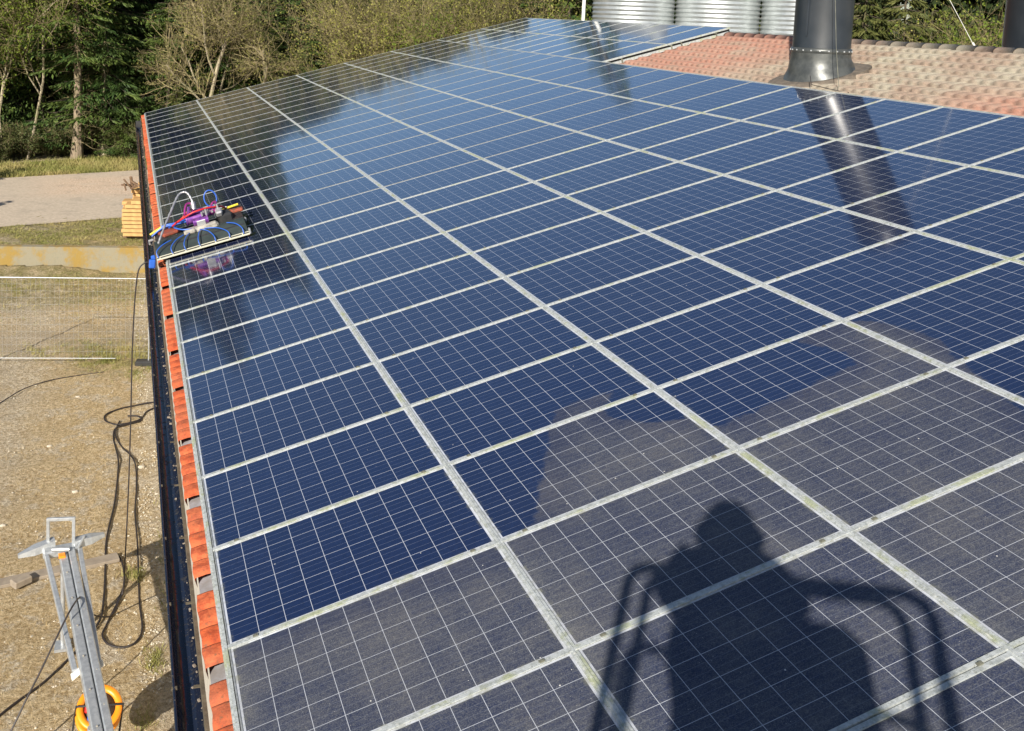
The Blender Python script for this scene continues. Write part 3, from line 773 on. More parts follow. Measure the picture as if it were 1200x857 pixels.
# ------------------------------------------------------------------ silos and pole
def silo(x, y, rad, lab):
    t = empty('feed_silo', (x, y, ZU)); tag(t, lab, 'silo', 'corrugated steel silos behind the ridge')
    top = 6.3 - ZU; prof_ = []; z = .3
    while z < top:
        for q in range(8): prof_.append((rad + .022*math.sin(2*math.pi*q/8), z + .17*q/8))
        z += .17
    b = MB(); b.lathe((0,0,0), prof_, 72, True); b.build('cylinder', M['silo'], t)
    b = MB(); b.lathe((0,0,0), [(rad+.05, z), (.35, z+rad*.6), (.35, z+rad*.6+.15), (.001, z+rad*.6+.2)], 48, True); b.build('cone_roof', M['silo'], t)
    b = MB()
    for k in range(12):
        a = 2*math.pi*k/12 + .2; b.box(((rad+.03)*math.cos(a), (rad+.03)*math.sin(a), z/2), (.03, .07, z), Matrix.Rotation(a, 3, 'Z'))
    b.build('stiffener', M['silo'], t) if False else None
silo(18.70, 29.86, 1.59, 'left silo of shiny corrugated steel beside the white pole')
silo(21.47, 28.26, 1.57, 'middle silo of shiny corrugated steel behind the roof ridge')
silo(24.02, 26.38, 1.57, 'right silo of corrugated steel, half hidden by the black chimney')
b = MB(); b.tube([(0,0,0),(0,0,9.9)], .065, 16); o = b.build('white_pole', M['white'], None, (16.12, 28.97, ZU)); tag(o, 'slim white pole rising beside the left silo', 'pole')

# ------------------------------------------------------------------ yard things
# mesh fence panel
p0 = Vector((-3.55, 18.22, 0)); p1 = Vector((-.02, 17.55, 0)); dv = (p1-p0); FL = dv.length
t = empty('mesh_fence', (p0.x, p0.y, ZG), (0, 0, math.atan2(dv.y, dv.x))); tag(t, 'galvanised wire mesh site fence panel standing across the yard', 'fence')
b = MB()
b.tube([(0,0,2.05),(FL,0,2.05)], .013, 10); b.tube([(0,0,.16),(FL-.75,0,.16)], .008, 10)
b.tube([(0,0,0),(0,0,2.05)], .021, 10); b.tube([(FL,0,.0),(FL,0,2.05)], .016, 10); b.build('tube_frame', M['zinc'], t)
b = MB()
for k in range(1, 34):
    x = k*FL/34; b.box((x, 0, 1.10), (.0026, .0026, 1.88))
for k in range(1, 12): b.box((FL/2, .004, .16+k*.158), (FL, .0028, .0028))
b.build('wire_mesh', M['zinc'], t)
b = MB(); b.box((FL+.02, 0, .06), (.62,.22,.12), None, .02); b.build('foot', M['darkplastic'], t)

# timber stack
r = random.Random(12)
bx, by = -.18, 27.1
for L in range(11):
    for k in range(2):
        if L > 8 and k == 0: continue
        b = MB(); wdt = .30; ex = r.uniform(-.05, .05)
        b.box((0,0,0), (.84 - (.30 if L > 7 else 0), .52, .112 if L % 3 else .100), None, .006); ex += .13 if L > 7 else 0
        o = b.build('timber_beam', M['timber'], None, (bx + ex, by + k*.56 - .1, ZU + .18 + L*.130))
        o.rotation_euler = (0, 0, R(-9) + r.uniform(-.02, .02))
        tag(o, '%s yellow beam from the bottom in the timber stack, %s row' % (ORD[L+1], 'front' if k == 0 else 'rear'), 'timber', 'sawn beams in the yellow timber stack')
b = MB(); b.box((0,0,0), (.9,.1,.1)); b.box((0,.6,0), (.9,.1,.1)); o = b.build('bearer', M['timber_dark'], None, (bx, by-.1, ZU+.06)); o.rotation_euler = (0,0,R(-9)); tag(o, 'dark bearer timbers under the yellow timber stack', 'timber')
b = MB()
for k, (x, y, z, l, an, tl) in enumerate([(-.32,0,.10,.34,.3,.9),(-.18,.05,.12,.42,1.2,1.2),(-.05,0,.08,.40,-.3,.5),(-.25,.1,.02,.5,.1,.05),(-.02,.05,.0,.45,.4,-.35),(-.38,.0,-.02,.24,.0,1.3)]):
    b.box((x, y, z), (l, .09, .05), Matrix.Rotation(an, 3, 'Z') @ Matrix.Rotation(tl, 3, 'Y'), .008)
o = b.build('timber_offcuts', M['timber_dark'], None, (bx-.02, by-.12, ZU+1.72)); tag(o, 'jumble of dark bark offcuts lying on the yellow timber stack', 'offcuts')
b = MB(); b.box((0,0,0), (.30,.30,.16), None, .01); b.box((.05,.0,.13), (.2,.3,.10), None, .01); o = b.build('timber_block', M['timber'], None, (bx+.16, by, ZU+1.74)); tag(o, 'short pale timber blocks at the top of the stack by the gutter', 'timber')

# galvanised boom with folded legs
def V3(*a): return Vector(a)
zb = -3.66
e0 = V3(-.62, 3.5, zb-.02); e1 = V3(-1.26, 7.62, zb)
dr = (e1-e0).normalized(); sdv = dr.cross(V3(0,0,1)).normalized(); Mrot = Matrix((sdv, dr, sdv.cross(dr))).transposed()
t = empty('lift_drawbar', (-.95, 5.6, ZG)); org = V3(-.95, 5.6, ZG)
tag(t, 'galvanised steel drawbar with two folded side legs over the yard', 'drawbar')
def P_(b, name, m): b.xf(Matrix.Translation(-org)); return b.build(name, m, t)
mid = (e0+e1)/2; Ln = (e1-e0).length
b = MB(); b.box(mid + sdv*-.045, (.10, Ln, .12), Mrot, .012); b.box(mid + sdv*.060 + V3(0,0,.012), (.085, Ln+.1, .13), Mrot, .012); b.box(mid + sdv*.005+V3(0,0,-.03), (.03, Ln, .05), Mrot)
bm_ = P_(b, 'beam', M['zinc'])
b = MB()
for k in range(14): 
    q = e0.lerp(e1, .06+k*.068); b.lathe((0,0,0), [(.001,.014),(.010,.012),(.014,0)], 8) if False else b.box(q + sdv*(.060 if k % 2 else -.045) + V3(0,0,.072), (.022,.022,.014), Mrot, .005)
b.xf(Matrix.Translation(-org)); b.build('bolt', M['stone'], t)
for sx, (a_, c_) in (('L', (V3(-1.53,7.72,zb+.03), V3(-1.05,5.42,zb-.12))), ('R', (V3(-1.10,7.66,zb+.05), V3(-.80,5.40,zb-.05)))):
    b = MB(); m_ = (a_+c_)/2; d_ = (c_-a_).normalized(); s_ = d_.cross(V3(0,0,1)).normalized(); Rm = Matrix((s_, d_, s_.cross(d_))).transposed()
    b.box(m_, (.058, (a_-c_).length, .07), Rm, .008); leg = P_(b, 'leg', M['zinc'])
    b = MB(); b.box(c_ + d_*.03, (.10, .10, .012), Rm @ Matrix.Rotation(.6, 3, 'Y')); P_(b, 'foot_plate', M['white'])
# cross arms: tapered flat plates
for sg, tip, root in ((-1, V3(-1.86,7.70,zb+.02), V3(-1.42,7.80,zb+.10)), (1, V3(-.80,7.86,zb+.10), V3(-1.18,7.72,zb+.10))):
    b = MB(); d_ = (tip-root).normalized(); s_ = d_.cross(V3(0,0,1)).normalized()
    vs = []
    for p, wd_, hh in ((root, .07, .05), (root.lerp(tip, .55), .075, .045), (tip, .03, .02)):
        vs += [p - s_*wd_ - V3(0,0,hh), p + s_*wd_ - V3(0,0,hh), p + s_*wd_*.8 + V3(0,0,hh), p - s_*wd_*.8 + V3(0,0,hh)]
    fs = [(0,1,2,3), (11,10,9,8)] + [(j*4+k, (j+1)*4+k, (j+1)*4+(k+1)%4, j*4+(k+1)%4) for j in range(2) for k in range(4)]
    b.add(vs, fs); P_(b, 'support_arm', M['zinc'])
b = MB(); lp = [V3(-1.50,7.78,zb-.05), V3(-1.50,7.80,zb+.42), V3(-1.18,7.74,zb+.43), V3(-1.18,7.72,zb-.05)]
for a_, c_ in zip(lp[:-1], lp[1:]):
    m_ = (a_+c_)/2; q_ = (c_-a_).to_track_quat('Y', 'Z').to_matrix(); b.box(m_, (.042, (c_-a_).length+.04, .042), q_, .006)
P_(b, 'handle_loop', M['zinc'])
b = MB(); b.box(V3(-1.33,7.70,zb+.03), (.46,.16,.10), Mrot, .02); b.tube([V3(-1.44,7.62,zb+.1), V3(-1.22,7.58,zb+.1)], .03, 10); b.tube([V3(-1.12,7.60,zb+.09), V3(-1.05,7.75,zb+.16)], .02, 8)
P_(b, 'bracket', M['zinc'])
b = MB(); b.box(V3(-1.31,7.50,zb+.07), (.085,.10,.03), Mrot, .006); P_(b, 'marker', M['orange'])
b = MB(); b.tube([V3(-.85,4.5,zb-.1), V3(-.85,4.5,ZG)], .04, 10); P_(b, 'jack', M['zinc']); b = MB(); b.tube([V3(-1.3,7.5,zb-.1), V3(-1.3,7.5,ZG)], .03, 10); b.box(V3(-1.3,7.5,ZG+.02), (.2,.2,.04)); P_(b, 'jack', M['zinc'])
# cable reel
t = empty('cable_reel', (-.79, 5.30, -4.15), (R(28), R(6), 0)); tag(t, 'orange ringed cable reel with red and blue sockets under the drawbar', 'cable reel')
b = MB(); n = 40; b.lathe((0,0,0), [(.17,-.015),(.235,-.02),(.245,0),(.235,.02),(.17,.015),(.17,-.015)], n); b.build('rim', M['orange'], t)
b = MB(); b.lathe((0,0,-.16), [(.17,-.015),(.235,-.02),(.245,0),(.235,.02),(.17,.015),(.17,-.015)], n); b.build('rim', M['orange'], t)
b = MB(); b.lathe((0,0,0), [(.19,-.15),(.19,-.01),(.001,-.005)], n); b.build('drum', M['darkplastic'], t)
b = MB(); b.box((-.12,-.02,.02), (.07,.07,.05), None, .012); b.build('socket', M['red'], t)
b = MB(); b.box((-.08,-.11,.02), (.08,.06,.05), None, .012); b.build('socket', M['blue'], t)
b = MB(); b.box((-.10,.05,.02), (.05,.05,.03), None, .008); b.build('socket', M['white'], t)
b = MB(); b.tube([(-.25,0,-.2),(-.25,0,.05),(.25,0,.05),(.25,0,-.2)], .012, 8); b.tube([(-.25,0,-.2),(-.25,-.2,-.55)], .012, 8); b.tube([(.25,0,-.2),(.25,-.2,-.55)], .012, 8); b.build('stand', M['darkplastic'], t)

def smooth_path(pts, n=6):
    pts = [Vector(p) for p in pts]; out = []
    for i in range(len(pts)-1):
        p0, p1, p2, p3 = pts[max(i-1,0)], pts[i], pts[i+1], pts[min(i+2, len(pts)-1)]
        for k in range(n):
            t = k/n; out.append(.5*((2*p1) + (p2-p0)*t + (2*p0-5*p1+4*p2-p3)*t*t + (3*p1-p0-3*p2+p3)*t**3))
    out.append(pts[-1]); return out
def ghose(pts2, lab, r=.014, z=ZG+.02, m='brownhose', name='hose'):
    P = [Vector((x, y, z + .012*math.sin(i*2.1))) for i, (x, y) in enumerate(pts2)]
    b = MB(); b.tube(smooth_path(P), r, 8); o = b.build(name, M[m]); tag(o, lab, 'hose', 'hoses lying in the yard'); return o
ghose([(.3,15.3),(-.05,15.27),(-.31,15.23),(-.65,15.08),(-.91,14.82),(-.91,14.57),(-.72,14.33),(-.48,14.32),(-.23,14.52),(-.11,14.84),(.13,15.06)], 'dark hose laid in a wide loop beside the barn wall', .017)
b = MB(); b.tube(smooth_path([(-4.6,13.2,ZG+.02),(-3.6,14.7,ZG+.025),(-3.02,15.85,ZG+.02),(-2.59,16.56,ZG+.03),(-2.0,17.0,ZG+.02),(-1.0,17.25,ZG+.02)]), .011, 6); o = b.build('cable', M['rubber']); tag(o, 'thin black line crossing the pale soil in front of the fence', 'cable')  # thin dark tube laid along a dark ground line
ghose([(-.48,14.7),(-.28,14.62),(-.23,14.44),(-.48,14.28),(-.71,14.12),(-.75,13.74),(-.7,13.24),(-.65,12.7),(-.66,12.03),(-.7,11.12),(-.78,10.31),(-.81,9.81),(-.81,8.46),(-.9,7.79),(-1.4,6.95),(-1.93,6.35),(-2.8,5.2)], 'left dark hose running from the loop to the drawbar', .016)
ghose([(-.64,14.48),(-.72,13.89),(-.6,13.33),(-.45,12.94),(-.35,12.46),(-.34,11.65),(-.37,10.77),(-.34,9.71),(-.33,8.35),(-.3,7.65),(-.38,7.36),(-.54,7.31),(-.72,7.39),(-.81,7.59),(-.76,7.85),(-.6,8.41),(-.53,8.82),(-.58,9.4),(-.67,9.54)], 'right dark hose curling back in a bow beside the drawbar', .014)
b = MB(); hp = [(-.20,8.42,-.02),(-.31,8.42,-.02),(-.40,8.41,-.22),(-.45,8.40,-1.1),(-.465,8.40,-2.1),(-.485,8.41,-3.1),(-.52,8.42,-4.1),(-.55,8.45,-4.72),(-.60,8.35,-4.81),(-.71,8.0,-4.82),(-.95,7.6,-4.5),(-1.0,7.0,-3.9),(-1.12,6.2,-3.50),(-1.5,5.6,-4.0),(-1.93,5.2,-4.6),(-2.6,4.7,-4.8)]
b.tube(smooth_path(hp, 8), .0105, 8); o = b.build('supply_hose', M['rubber']); tag(o, 'black supply hose hanging from the cleaning robot down to the yard', 'hose')
b = MB(); b.box((-1.6, 9.25, ZG+.03), (2.0, .20, .05), Matrix.Rotation(R(12), 3, 'Z'), .006); o = b.build('plank', M['plank']); tag(o, 'grey weathered plank lying on the ground behind the drawbar', 'plank')
b = MB(); b.box((-1.95, 9.0, ZG+.10), (.26,.16,.10), Matrix.Rotation(R(35), 3, 'Z'), .012); o = b.build('wood_block', M['plank']); tag(o, 'small block of wood lying on the weathered plank', 'wood block')

r = random.Random(99)
for k in range(7):
    x, y = [(-2.9,12.1),(-1.9,13.6),(-2.4,10.8),(-1.35,11.7),(-3.1,9.4),(-1.5,15.9),(-.25,12.4)][k]; sz = r.uniform(.035, .075)
    b = MB(); n_ = 9; prof_ = [(.001, sz*.7), (sz*.6, sz*.62), (sz, sz*.2), (sz*.9, -.02)]; b.lathe((0,0,0), prof_, n_, False)
    b.v = [tuple(Vector(v)*(1+.18*noise.noise(Vector(v)*30+Vector((k,0,0))))) for v in b.v]
    o = b.build('field_stone', M['stonebit'], None, (x, y, ZG+.01)); o.scale = (1.3, .9, .8)
    tag(o, ['pale stone farthest left on the bare soil','pale stone on bare soil below the fence, left of hoses','pale stone above the weathered plank','small pale stone left of the hose loop lines','pale stone left of the plank end','pale stone just below the fence bottom rail','pale stone between the hoses and the gutter'][k], 'stone', 'loose stones in the yard')
# ------------------------------------------------------------------ cleaning robot
rob = empty('cleaning_robot', rf(0, 8.45, 0), (0, -TH, 0)); tag(rob, 'panel cleaning robot with purple drive parts and blue hoses at the eave', 'robot')
def rp(b, name, m, parent=rob): return b.build(name, M[m], parent)
# local frame: x up-slope, y away (0 = front edge), z normal
b = MB(); vs = []
n = 8
for x in (-.12, 1.17):
    for k in range(n+1):
        q = k/n; vs.append((x, .03+.46*q, .055 + .14*math.sin(q*math.pi*.62)))
b.add(vs, [(k, n+1+k, n+2+k, k+1) for k in range(n)], True)
vs2 = [(x, y, z-.006) for x, y, z in vs]; b.add(vs2, [(k, k+1, n+2+k, n+1+k) for k in range(n)], True)
for x0 in (0, n+1): b.add([vs[x0+k] for k in range(n+1)] + [(vs[x0][0], .49, .03), (vs[x0][0], .03, .03)], [tuple(range(n+3))])
cov = rp(b, 'brush_cover', 'cover')
b = MB(); b.tube([(-.10, .24, .085), (1.15, .24, .085)], .075, 16); rp(b, 'brush', 'darkplastic')
b = MB(); b.box((.525, -.01, .048), (1.31, .035, .022), None, .004); b.box((.525, .03, .068), (1.30, .014, .02), None, .003); rp(b, 'spray_bar', 'beige')
b = MB(); b.box((.525, .012, .055), (1.29, .018, .028)); rp(b, 'groove_shade', 'gap_shade')  # black fill painted in for the shade between the two bars
ports = [-.08, .10, .28, .48, .70, .90, 1.08]
for x in ports:
    b = MB(); b.box((x, -.006, .066), (.016,.02,.02), None, .003); rp(b, 'nozzle', 'beige')
for i, (x, x2, yy) in enumerate([(-.10,.12,.20),(.10,.30,.30),(.28,.40,.34),(.48,.55,.34),(.70,.52,.38),(.90,.60,.34),(1.10,.92,.30)]):
    b = MB(); b.tube(smooth_path([(x, -.006, .07), (x-.005, .04, .15), (x+(x2-x)*.4, yy*.6, .20), (x2, yy, .215)]), .0075, 8); rp(b, 'spray_hose', 'blue')
b = MB(); b.box((.56, .43, .20), (.50, .16, .10), Matrix.Rotation(.02, 3, 'Z'), .03); b.box((.40, .36, .22), (.16,.10,.07), None, .02); b.box((.70,.40,.235), (.18,.10,.05), None, .02); rp(b, 'gearbox', 'stone')
for y in (.62, .98):
    b = MB(); b.box((.56, y, .13), (1.20, .05, .06), None, .01); rp(b, 'cross_beam', 'darkplastic')
for x in (-.02, 1.10):
    b = MB(); b.box((x, .78, .115), (.16, .80, .12), None, .05); tr = rp(b, 'track', 'darkplastic')
    b = MB()
    for k in range(14): b.box((x, .42+k*.055, .176), (.165, .018, .012))
    for y in (.48, .78, 1.08): b.tube([(x-.09, y, .11), (x-.075, y, .11)], .045, 14)
    b.build('tread', M['rubber'], tr)
b = MB(); b.box((.93, .72, .21), (.20, .34, .16), Matrix.Rotation(.1, 3, 'Z'), .03); rp(b, 'battery_box', 'darkplastic')
b = MB(); b.box((1.10, .96, .20), (.26, .12, .05), Matrix.Rotation(-.1, 3, 'Z'), .012); rp(b, 'front_plate', 'brick')
b = MB(); b.box((.10, .80, .20), (.26, .34, .05), Matrix.Rotation(.3, 3, 'Z'), .012); rp(b, 'side_plate', 'brick')
# purple drive assembly
b = MB()
for x, y, z, rr, l in ((.50,.62,.33,.075,.20),(.66,.66,.36,.062,.22),(.58,.48,.30,.05,.18)):
    b.tube([(x-l/2,y,z),(x+l/2,y,z)], rr, 16); b.tube([(x-l/2-.02,y,z),(x-l/2,y,z)], rr*1.15, 16); b.tube([(x+l/2,y,z),(x+l/2+.02,y,z)], rr*1.15, 16)
b.box((.55,.64,.42), (.26,.12,.03), Matrix.Rotation(.4, 3, 'Z'), .006); b.box((.44,.58,.44), (.04,.04,.18), Matrix.Rotation(.3, 3, 'Y'), .006); rp(b, 'motor', 'purple')
b = MB(); b.tube(smooth_path([(.38,.60,.42),(.44,.70,.54),(.52,.72,.52),(.50,.60,.42)], 5), .016, 8); b.tube(smooth_path([(.78,.62,.36),(.86,.76,.44),(.82,.90,.42),(.74,.82,.34)], 5), .016, 8); b.box((.80,.66,.36), (.10,.16,.06), None, .012); rp(b, 'valve_block', 'pink')
b = MB()
for k in range(9):
    x, y = .62+.03*k, .50+.05*math.sin(k*2.2)+.02*k; b.tube([(x,y,.36),(x,y,.42+.03*math.sin(k))], .016, 8)
b.box((.86,.58,.33), (.10,.12,.10), Matrix.Rotation(.5, 3, 'X'), .02); rp(b, 'fitting', 'ribbed')
b = MB(); b.box((.58, .35, .30), (.12,.012,.12), Matrix.Rotation(.7, 3, 'X'), .003); rp(b, 'lilac_cover', 'white')
b = MB(); b.tube(smooth_path([(.18,.78,.27),(.30,.60,.36),(.50,.52,.44),(.72,.56,.44),(.90,.70,.38),(.98,.86,.30)]), .013, 8); b.tube(smooth_path([(.20,.86,.27),(.34,.72,.36),(.46,.80,.42),(.60,.86,.38)]), .011, 8); rp(b, 'red_hose', 'red')
b = MB(); lp = [(.80 + .09*math.cos(a), .86+.03*math.sin(a), .50 + .12*math.sin(a)) for a in [R(-70+k*20) for k in range(19)]]; b.tube(lp, .010, 8); b.tube(smooth_path([(.83,.85,.39),(.70,.92,.34),(.50,.94,.34),(.30,.88,.30),(.12,.76,.26)]), .011, 8); rp(b, 'hose_loop', 'blue')
b = MB()
for q, (dy, dz) in enumerate(((0,0),(.03,.02),(-.03,.015))):
    b.tube(smooth_path([(-.14,.86+dy,.18+dz),(.05,.86+dy,.26+dz),(.22,.84+dy,.26+dz),(.40,.86+dy*2,.26+dz)]), .014, 8)
b.tube(smooth_path([(.22,.78,.26),(.20,.52,.30),(.30,.40,.27),(.46,.36,.24)]), .011, 8); rp(b, 'cable_bundle', 'blue')
b = MB(); b.tube([(-.16,.84,.22),(.02,.85,.28)], .016, 8); rp(b, 'connector', 'yellow'); b = MB(); b.tube([(.92,1.06,.24),(1.18,1.10,.25)], .018, 8); rp(b, 'connector', 'yellow')
b = MB(); b.tube(smooth_path([(.60,1.02,.24),(.80,1.06,.26),(1.0,1.10,.24),(1.22,1.12,.22)]), .026, 8); rp(b, 'rear_cable', 'darkplastic')
b = MB(); b.tube(smooth_path([(.62,.96,.27),(.82,1.00,.30),(1.0,1.04,.27)]), .012, 8); rp(b, 'white_cable', 'white')
# ribbed arch conduit, lower end at the gutter
arch = smooth_path([(-.06,.18,.22),(.05,.32,.36),(.20,.55,.52),(.34,.78,.66),(.42,.84,.70),(.50,.80,.68),(.54,.70,.55),(.53,.66,.44)], 8)
rad = [.015 + .004*math.sin(i*2.2) for i in range(len(arch))]
b = MB(); b.tube(arch, rad, 12); rp(b, 'conduit_arch', 'ribbed')
b = MB(); b.tube([arch[-9], arch[-2]], .034, 12); rp(b, 'conduit_end', 'ribbed')
b = MB(); b.box((1.19,.02,.08), (.03,.10,.08), None, .01); b.box((1.20,.50,.14), (.03,.08,.06), None, .01); rp(b, 'end_bracket', 'ribbed')
b = MB(); b.box((-.20,-.02,.02), (.09,.09,.12), Matrix.Rotation(.3, 3, 'Y'), .015); b.box((-.17,.06,.08), (.06,.05,.06), None, .01); rp(b, 'hose_coupling', 'blue')
b = MB(); b.box((-.16,.70,.17), (.08,.03,.03), None, .006); b.tube([(-.19,.62,.14),(-.19,.80,.14)], .014, 8); rp(b, 'edge_sensor', 'ribbed')

# ------------------------------------------------------------------ trees
def cards(P, D, W, Lh, r, drop=0):
    """leaf cards: diamonds from P along D (unit) of length Lh, half width W"""
    n = len(P); rnd = r.randn(n, 3); S = np.cross(D, rnd); S /= np.linalg.norm(S, axis=1)[:,None]+1e-9
    V = np.empty((n, 4, 3)); mid = P + D*(Lh*.45)[:,None]
    V[:,0] = P; V[:,1] = mid + S*W[:,None]; V[:,2] = P + D*Lh[:,None]; V[:,3] = mid - S*W[:,None]
    V[:,1,2] -= drop*Lh; V[:,3,2] -= drop*Lh
    return V.reshape(-1, 3), np.arange(n*4).reshape(n, 4)
def strands(segs, rad, sides=3):
    """segs (n,2,3) tapered prisms"""
    segs = np.asarray(segs); rad = np.asarray(rad); n = len(segs)
    D = segs[:,1]-segs[:,0]; Ln = np.linalg.norm(D, axis=1)[:,None]+1e-9; D = D/Ln
    ref = np.where(np.abs(D[:,2:3]) > .9, np.array([[1,0,0]]), np.array([[0,0,1]])); U = np.cross(D, ref); U /= np.linalg.norm(U, axis=1)[:,None]; W = np.cross(D, U)
    V = np.empty((n, 2*sides, 3))
    for k in range(sides):
        a = 2*np.pi*k/sides; o = U*np.cos(a)+W*np.sin(a)
        V[:,k] = segs[:,0] + o*rad[:,0:1]; V[:,sides+k] = segs[:,1] + o*rad[:,1:2]
    f = np.array([[k, (k+1)%sides, sides+(k+1)%sides, sides+k] for k in range(sides)])
    return V.reshape(-1, 3), (f[None]+2*sides*np.arange(n)[:,None,None]).reshape(-1, 4)
def mk(name, VF, mat):
    Vs = []; Fs = []; o = 0
    for V, F in VF: Vs.append(V); Fs.append(F+o); o += len(V)
    return np_mesh(name, np.concatenate(Vs), np.concatenate(Fs), mat)

def spruce_meshes(h, cb, Rm, seed, dens=1.0, dead=True):
    r = np.random.RandomState(seed)
    segs = []; rad = []; CP = []; CD = []; CW = []; CL = []; ts = []; tr = []
    pts = np.array([[.12*np.sin(z*.3+seed), .12*np.cos(z*.23+seed), z] for z in np.linspace(0, h, 14)]); pts[:,:2] -= pts[0,:2]
    R0 = h*.0095
    rr = R0*(1-np.linspace(0, 1, 14))**.8+.02; rr[0] *= 1.5
    for i in range(13): ts.append([pts[i], pts[i+1]]); tr.append([rr[i], rr[i+1]])
    def axis(z): return np.array([np.interp(z, pts[:,2], pts[:,0]), np.interp(z, pts[:,2], pts[:,1]), z])
    z = cb
    while z < h-.3:
        q = (z-cb)/(h-cb); Rr = Rm*(1-q)**.85*(.62+.38*min(1, (z-cb)/2.0+.35)) + .25
        for k in range(int(r.randint(5, 8))):
            a = r.rand()*2*np.pi; Rb = Rr*(.6+.55*r.rand()); d = np.array([np.cos(a), np.sin(a), 0]); s = np.array([-d[1], d[0], 0])
            p0 = axis(z+r.rand()*.3); sag = .18+.22*(1-q)*r.rand(); n = max(4, int(Rb*3))
            ps = [p0 + d*Rb*t + np.array([0,0,1])*(-sag*Rb*t*1.4 + .30*sag*Rb*t*t*2) for t in np.linspace(0, 1, n)]
            for i in range(n-1): segs.append([ps[i], ps[i+1]]); w0 = .022*(1-i/n)+.005; rad.append([w0, w0*.8])
            m = int(46*Rb*dens*(.7+.3*q))
            t = .12+.88*r.rand(m)**.75; base = np.array([np.interp(t, np.linspace(0, 1, n), [p[c] for p in ps]) for c in range(3)]).T
            lat = (r.rand(m)-.5)*2; wid = Rb*.42*(1-t*.75)*np.abs(lat)
            base = base + s*(np.sign(lat)*wid)[:,None] + np.array([0,0,-1])*(wid*.35+.05*r.rand(m))[:,None]
            D = d[None]*(.5+.5*r.rand(m))[:,None] + s[None]*(np.sign(lat)*(.3+.6*r.rand(m)))[:,None] + np.array([0,0,-1])[None]*(.25+.65*r.rand(m))[:,None]
            D /= np.linalg.norm(D, axis=1)[:,None]
            CP.append(base); CD.append(D); CL.append(.14+.26*r.rand(m)); CW.append(.022+.030*r.rand(m))
        z += (.34+.12*r.rand())*(1 if q > .1 else .9)
    if dead:
        zz = .9
        while zz < cb+.8:
            for k in range(r.randint(1, 4)):
                a = r.rand()*2*np.pi; L = .5+1.3*r.rand(); d = np.array([np.cos(a), np.sin(a), -.1-.35*r.rand()]); p = axis(zz); n = 4
                prev = p
                for i in range(n):
                    nx = prev + (d + r.randn(3)*.16)*L/n; segs.append([prev, nx]); rad.append([.014*(1-i/n)+.004, .012*(1-(i+1)/n)+.004])
                    for _ in range(2): segs.append([nx, nx + r.randn(3)*.22]); rad.append([.005, .003])
                    prev = nx
            zz += .28
    cr = cards(np.concatenate(CP), np.concatenate(CD), np.concatenate(CW), np.concatenate(CL), r)
    return strands(ts, tr, 9), strands(segs, rad, 3), cr
def bare_meshes(h, seed, spread=.5, lean=(0,0), nleaf=3000, leaf=.07, depth=5, first=.25, r0=None):
    r = np.random.RandomState(seed); ts = []; tr = []; ws = []; wr = []; tips = []
    def grow(p, d, L, rad, lev):
        n = 4; cur = p
        for i in range(n):
            d = d + r.randn(3)*.11 + np.array([0,0,.045*(lev > 0)]); d /= np.linalg.norm(d); nx = cur + d*L/n
            r0_, r1_ = rad*(1-.22*i/n*1.6), rad*(1-.22*(i+1)/n*1.6)
            (ts if lev < 2 else ws).append([cur, nx]); (tr if lev < 2 else wr).append([r0_, r1_] if lev < 2 else [r0_*1.25+.002, r1_*1.25+.002])
            cur = nx
            if lev < depth and (lev > 0 or i >= n*first):
                for _ in range(2 if lev < 3 else r.randint(1, 3)):
                    a = r.randn(3); a -= d*a.dot(d); a /= np.linalg.norm(a)
                    nd = d*.62 + a*(.45+spread*r.rand()); nd /= np.linalg.norm(nd)
                    if r.rand() < (.86 if lev < 3 else .52): grow(cur - d*L/n*r.rand()*.6, nd, L*(.46+.2*r.rand()), max(rad*.48, .005), lev+1)
            if lev >= depth-1: tips.append(cur)
        return
    d0 = np.array([lean[0], lean[1], 1.0]); d0 /= np.linalg.norm(d0)
    grow(np.zeros(3), d0, h*.72, r0 or h*.0125, 0)
    T = np.array(tips); idx = r.randint(0, len(T), nleaf); P = T[idx] + r.randn(nleaf, 3)*.16
    D = r.randn(nleaf, 3); D /= np.linalg.norm(D, axis=1)[:,None]
    cr = cards(P, D, leaf*.3*(.6+.8*r.rand(nleaf)), leaf*(.6+.8*r.rand(nleaf)), r)
    return strands(ts, tr, 6), strands(ws, wr, 3), cr
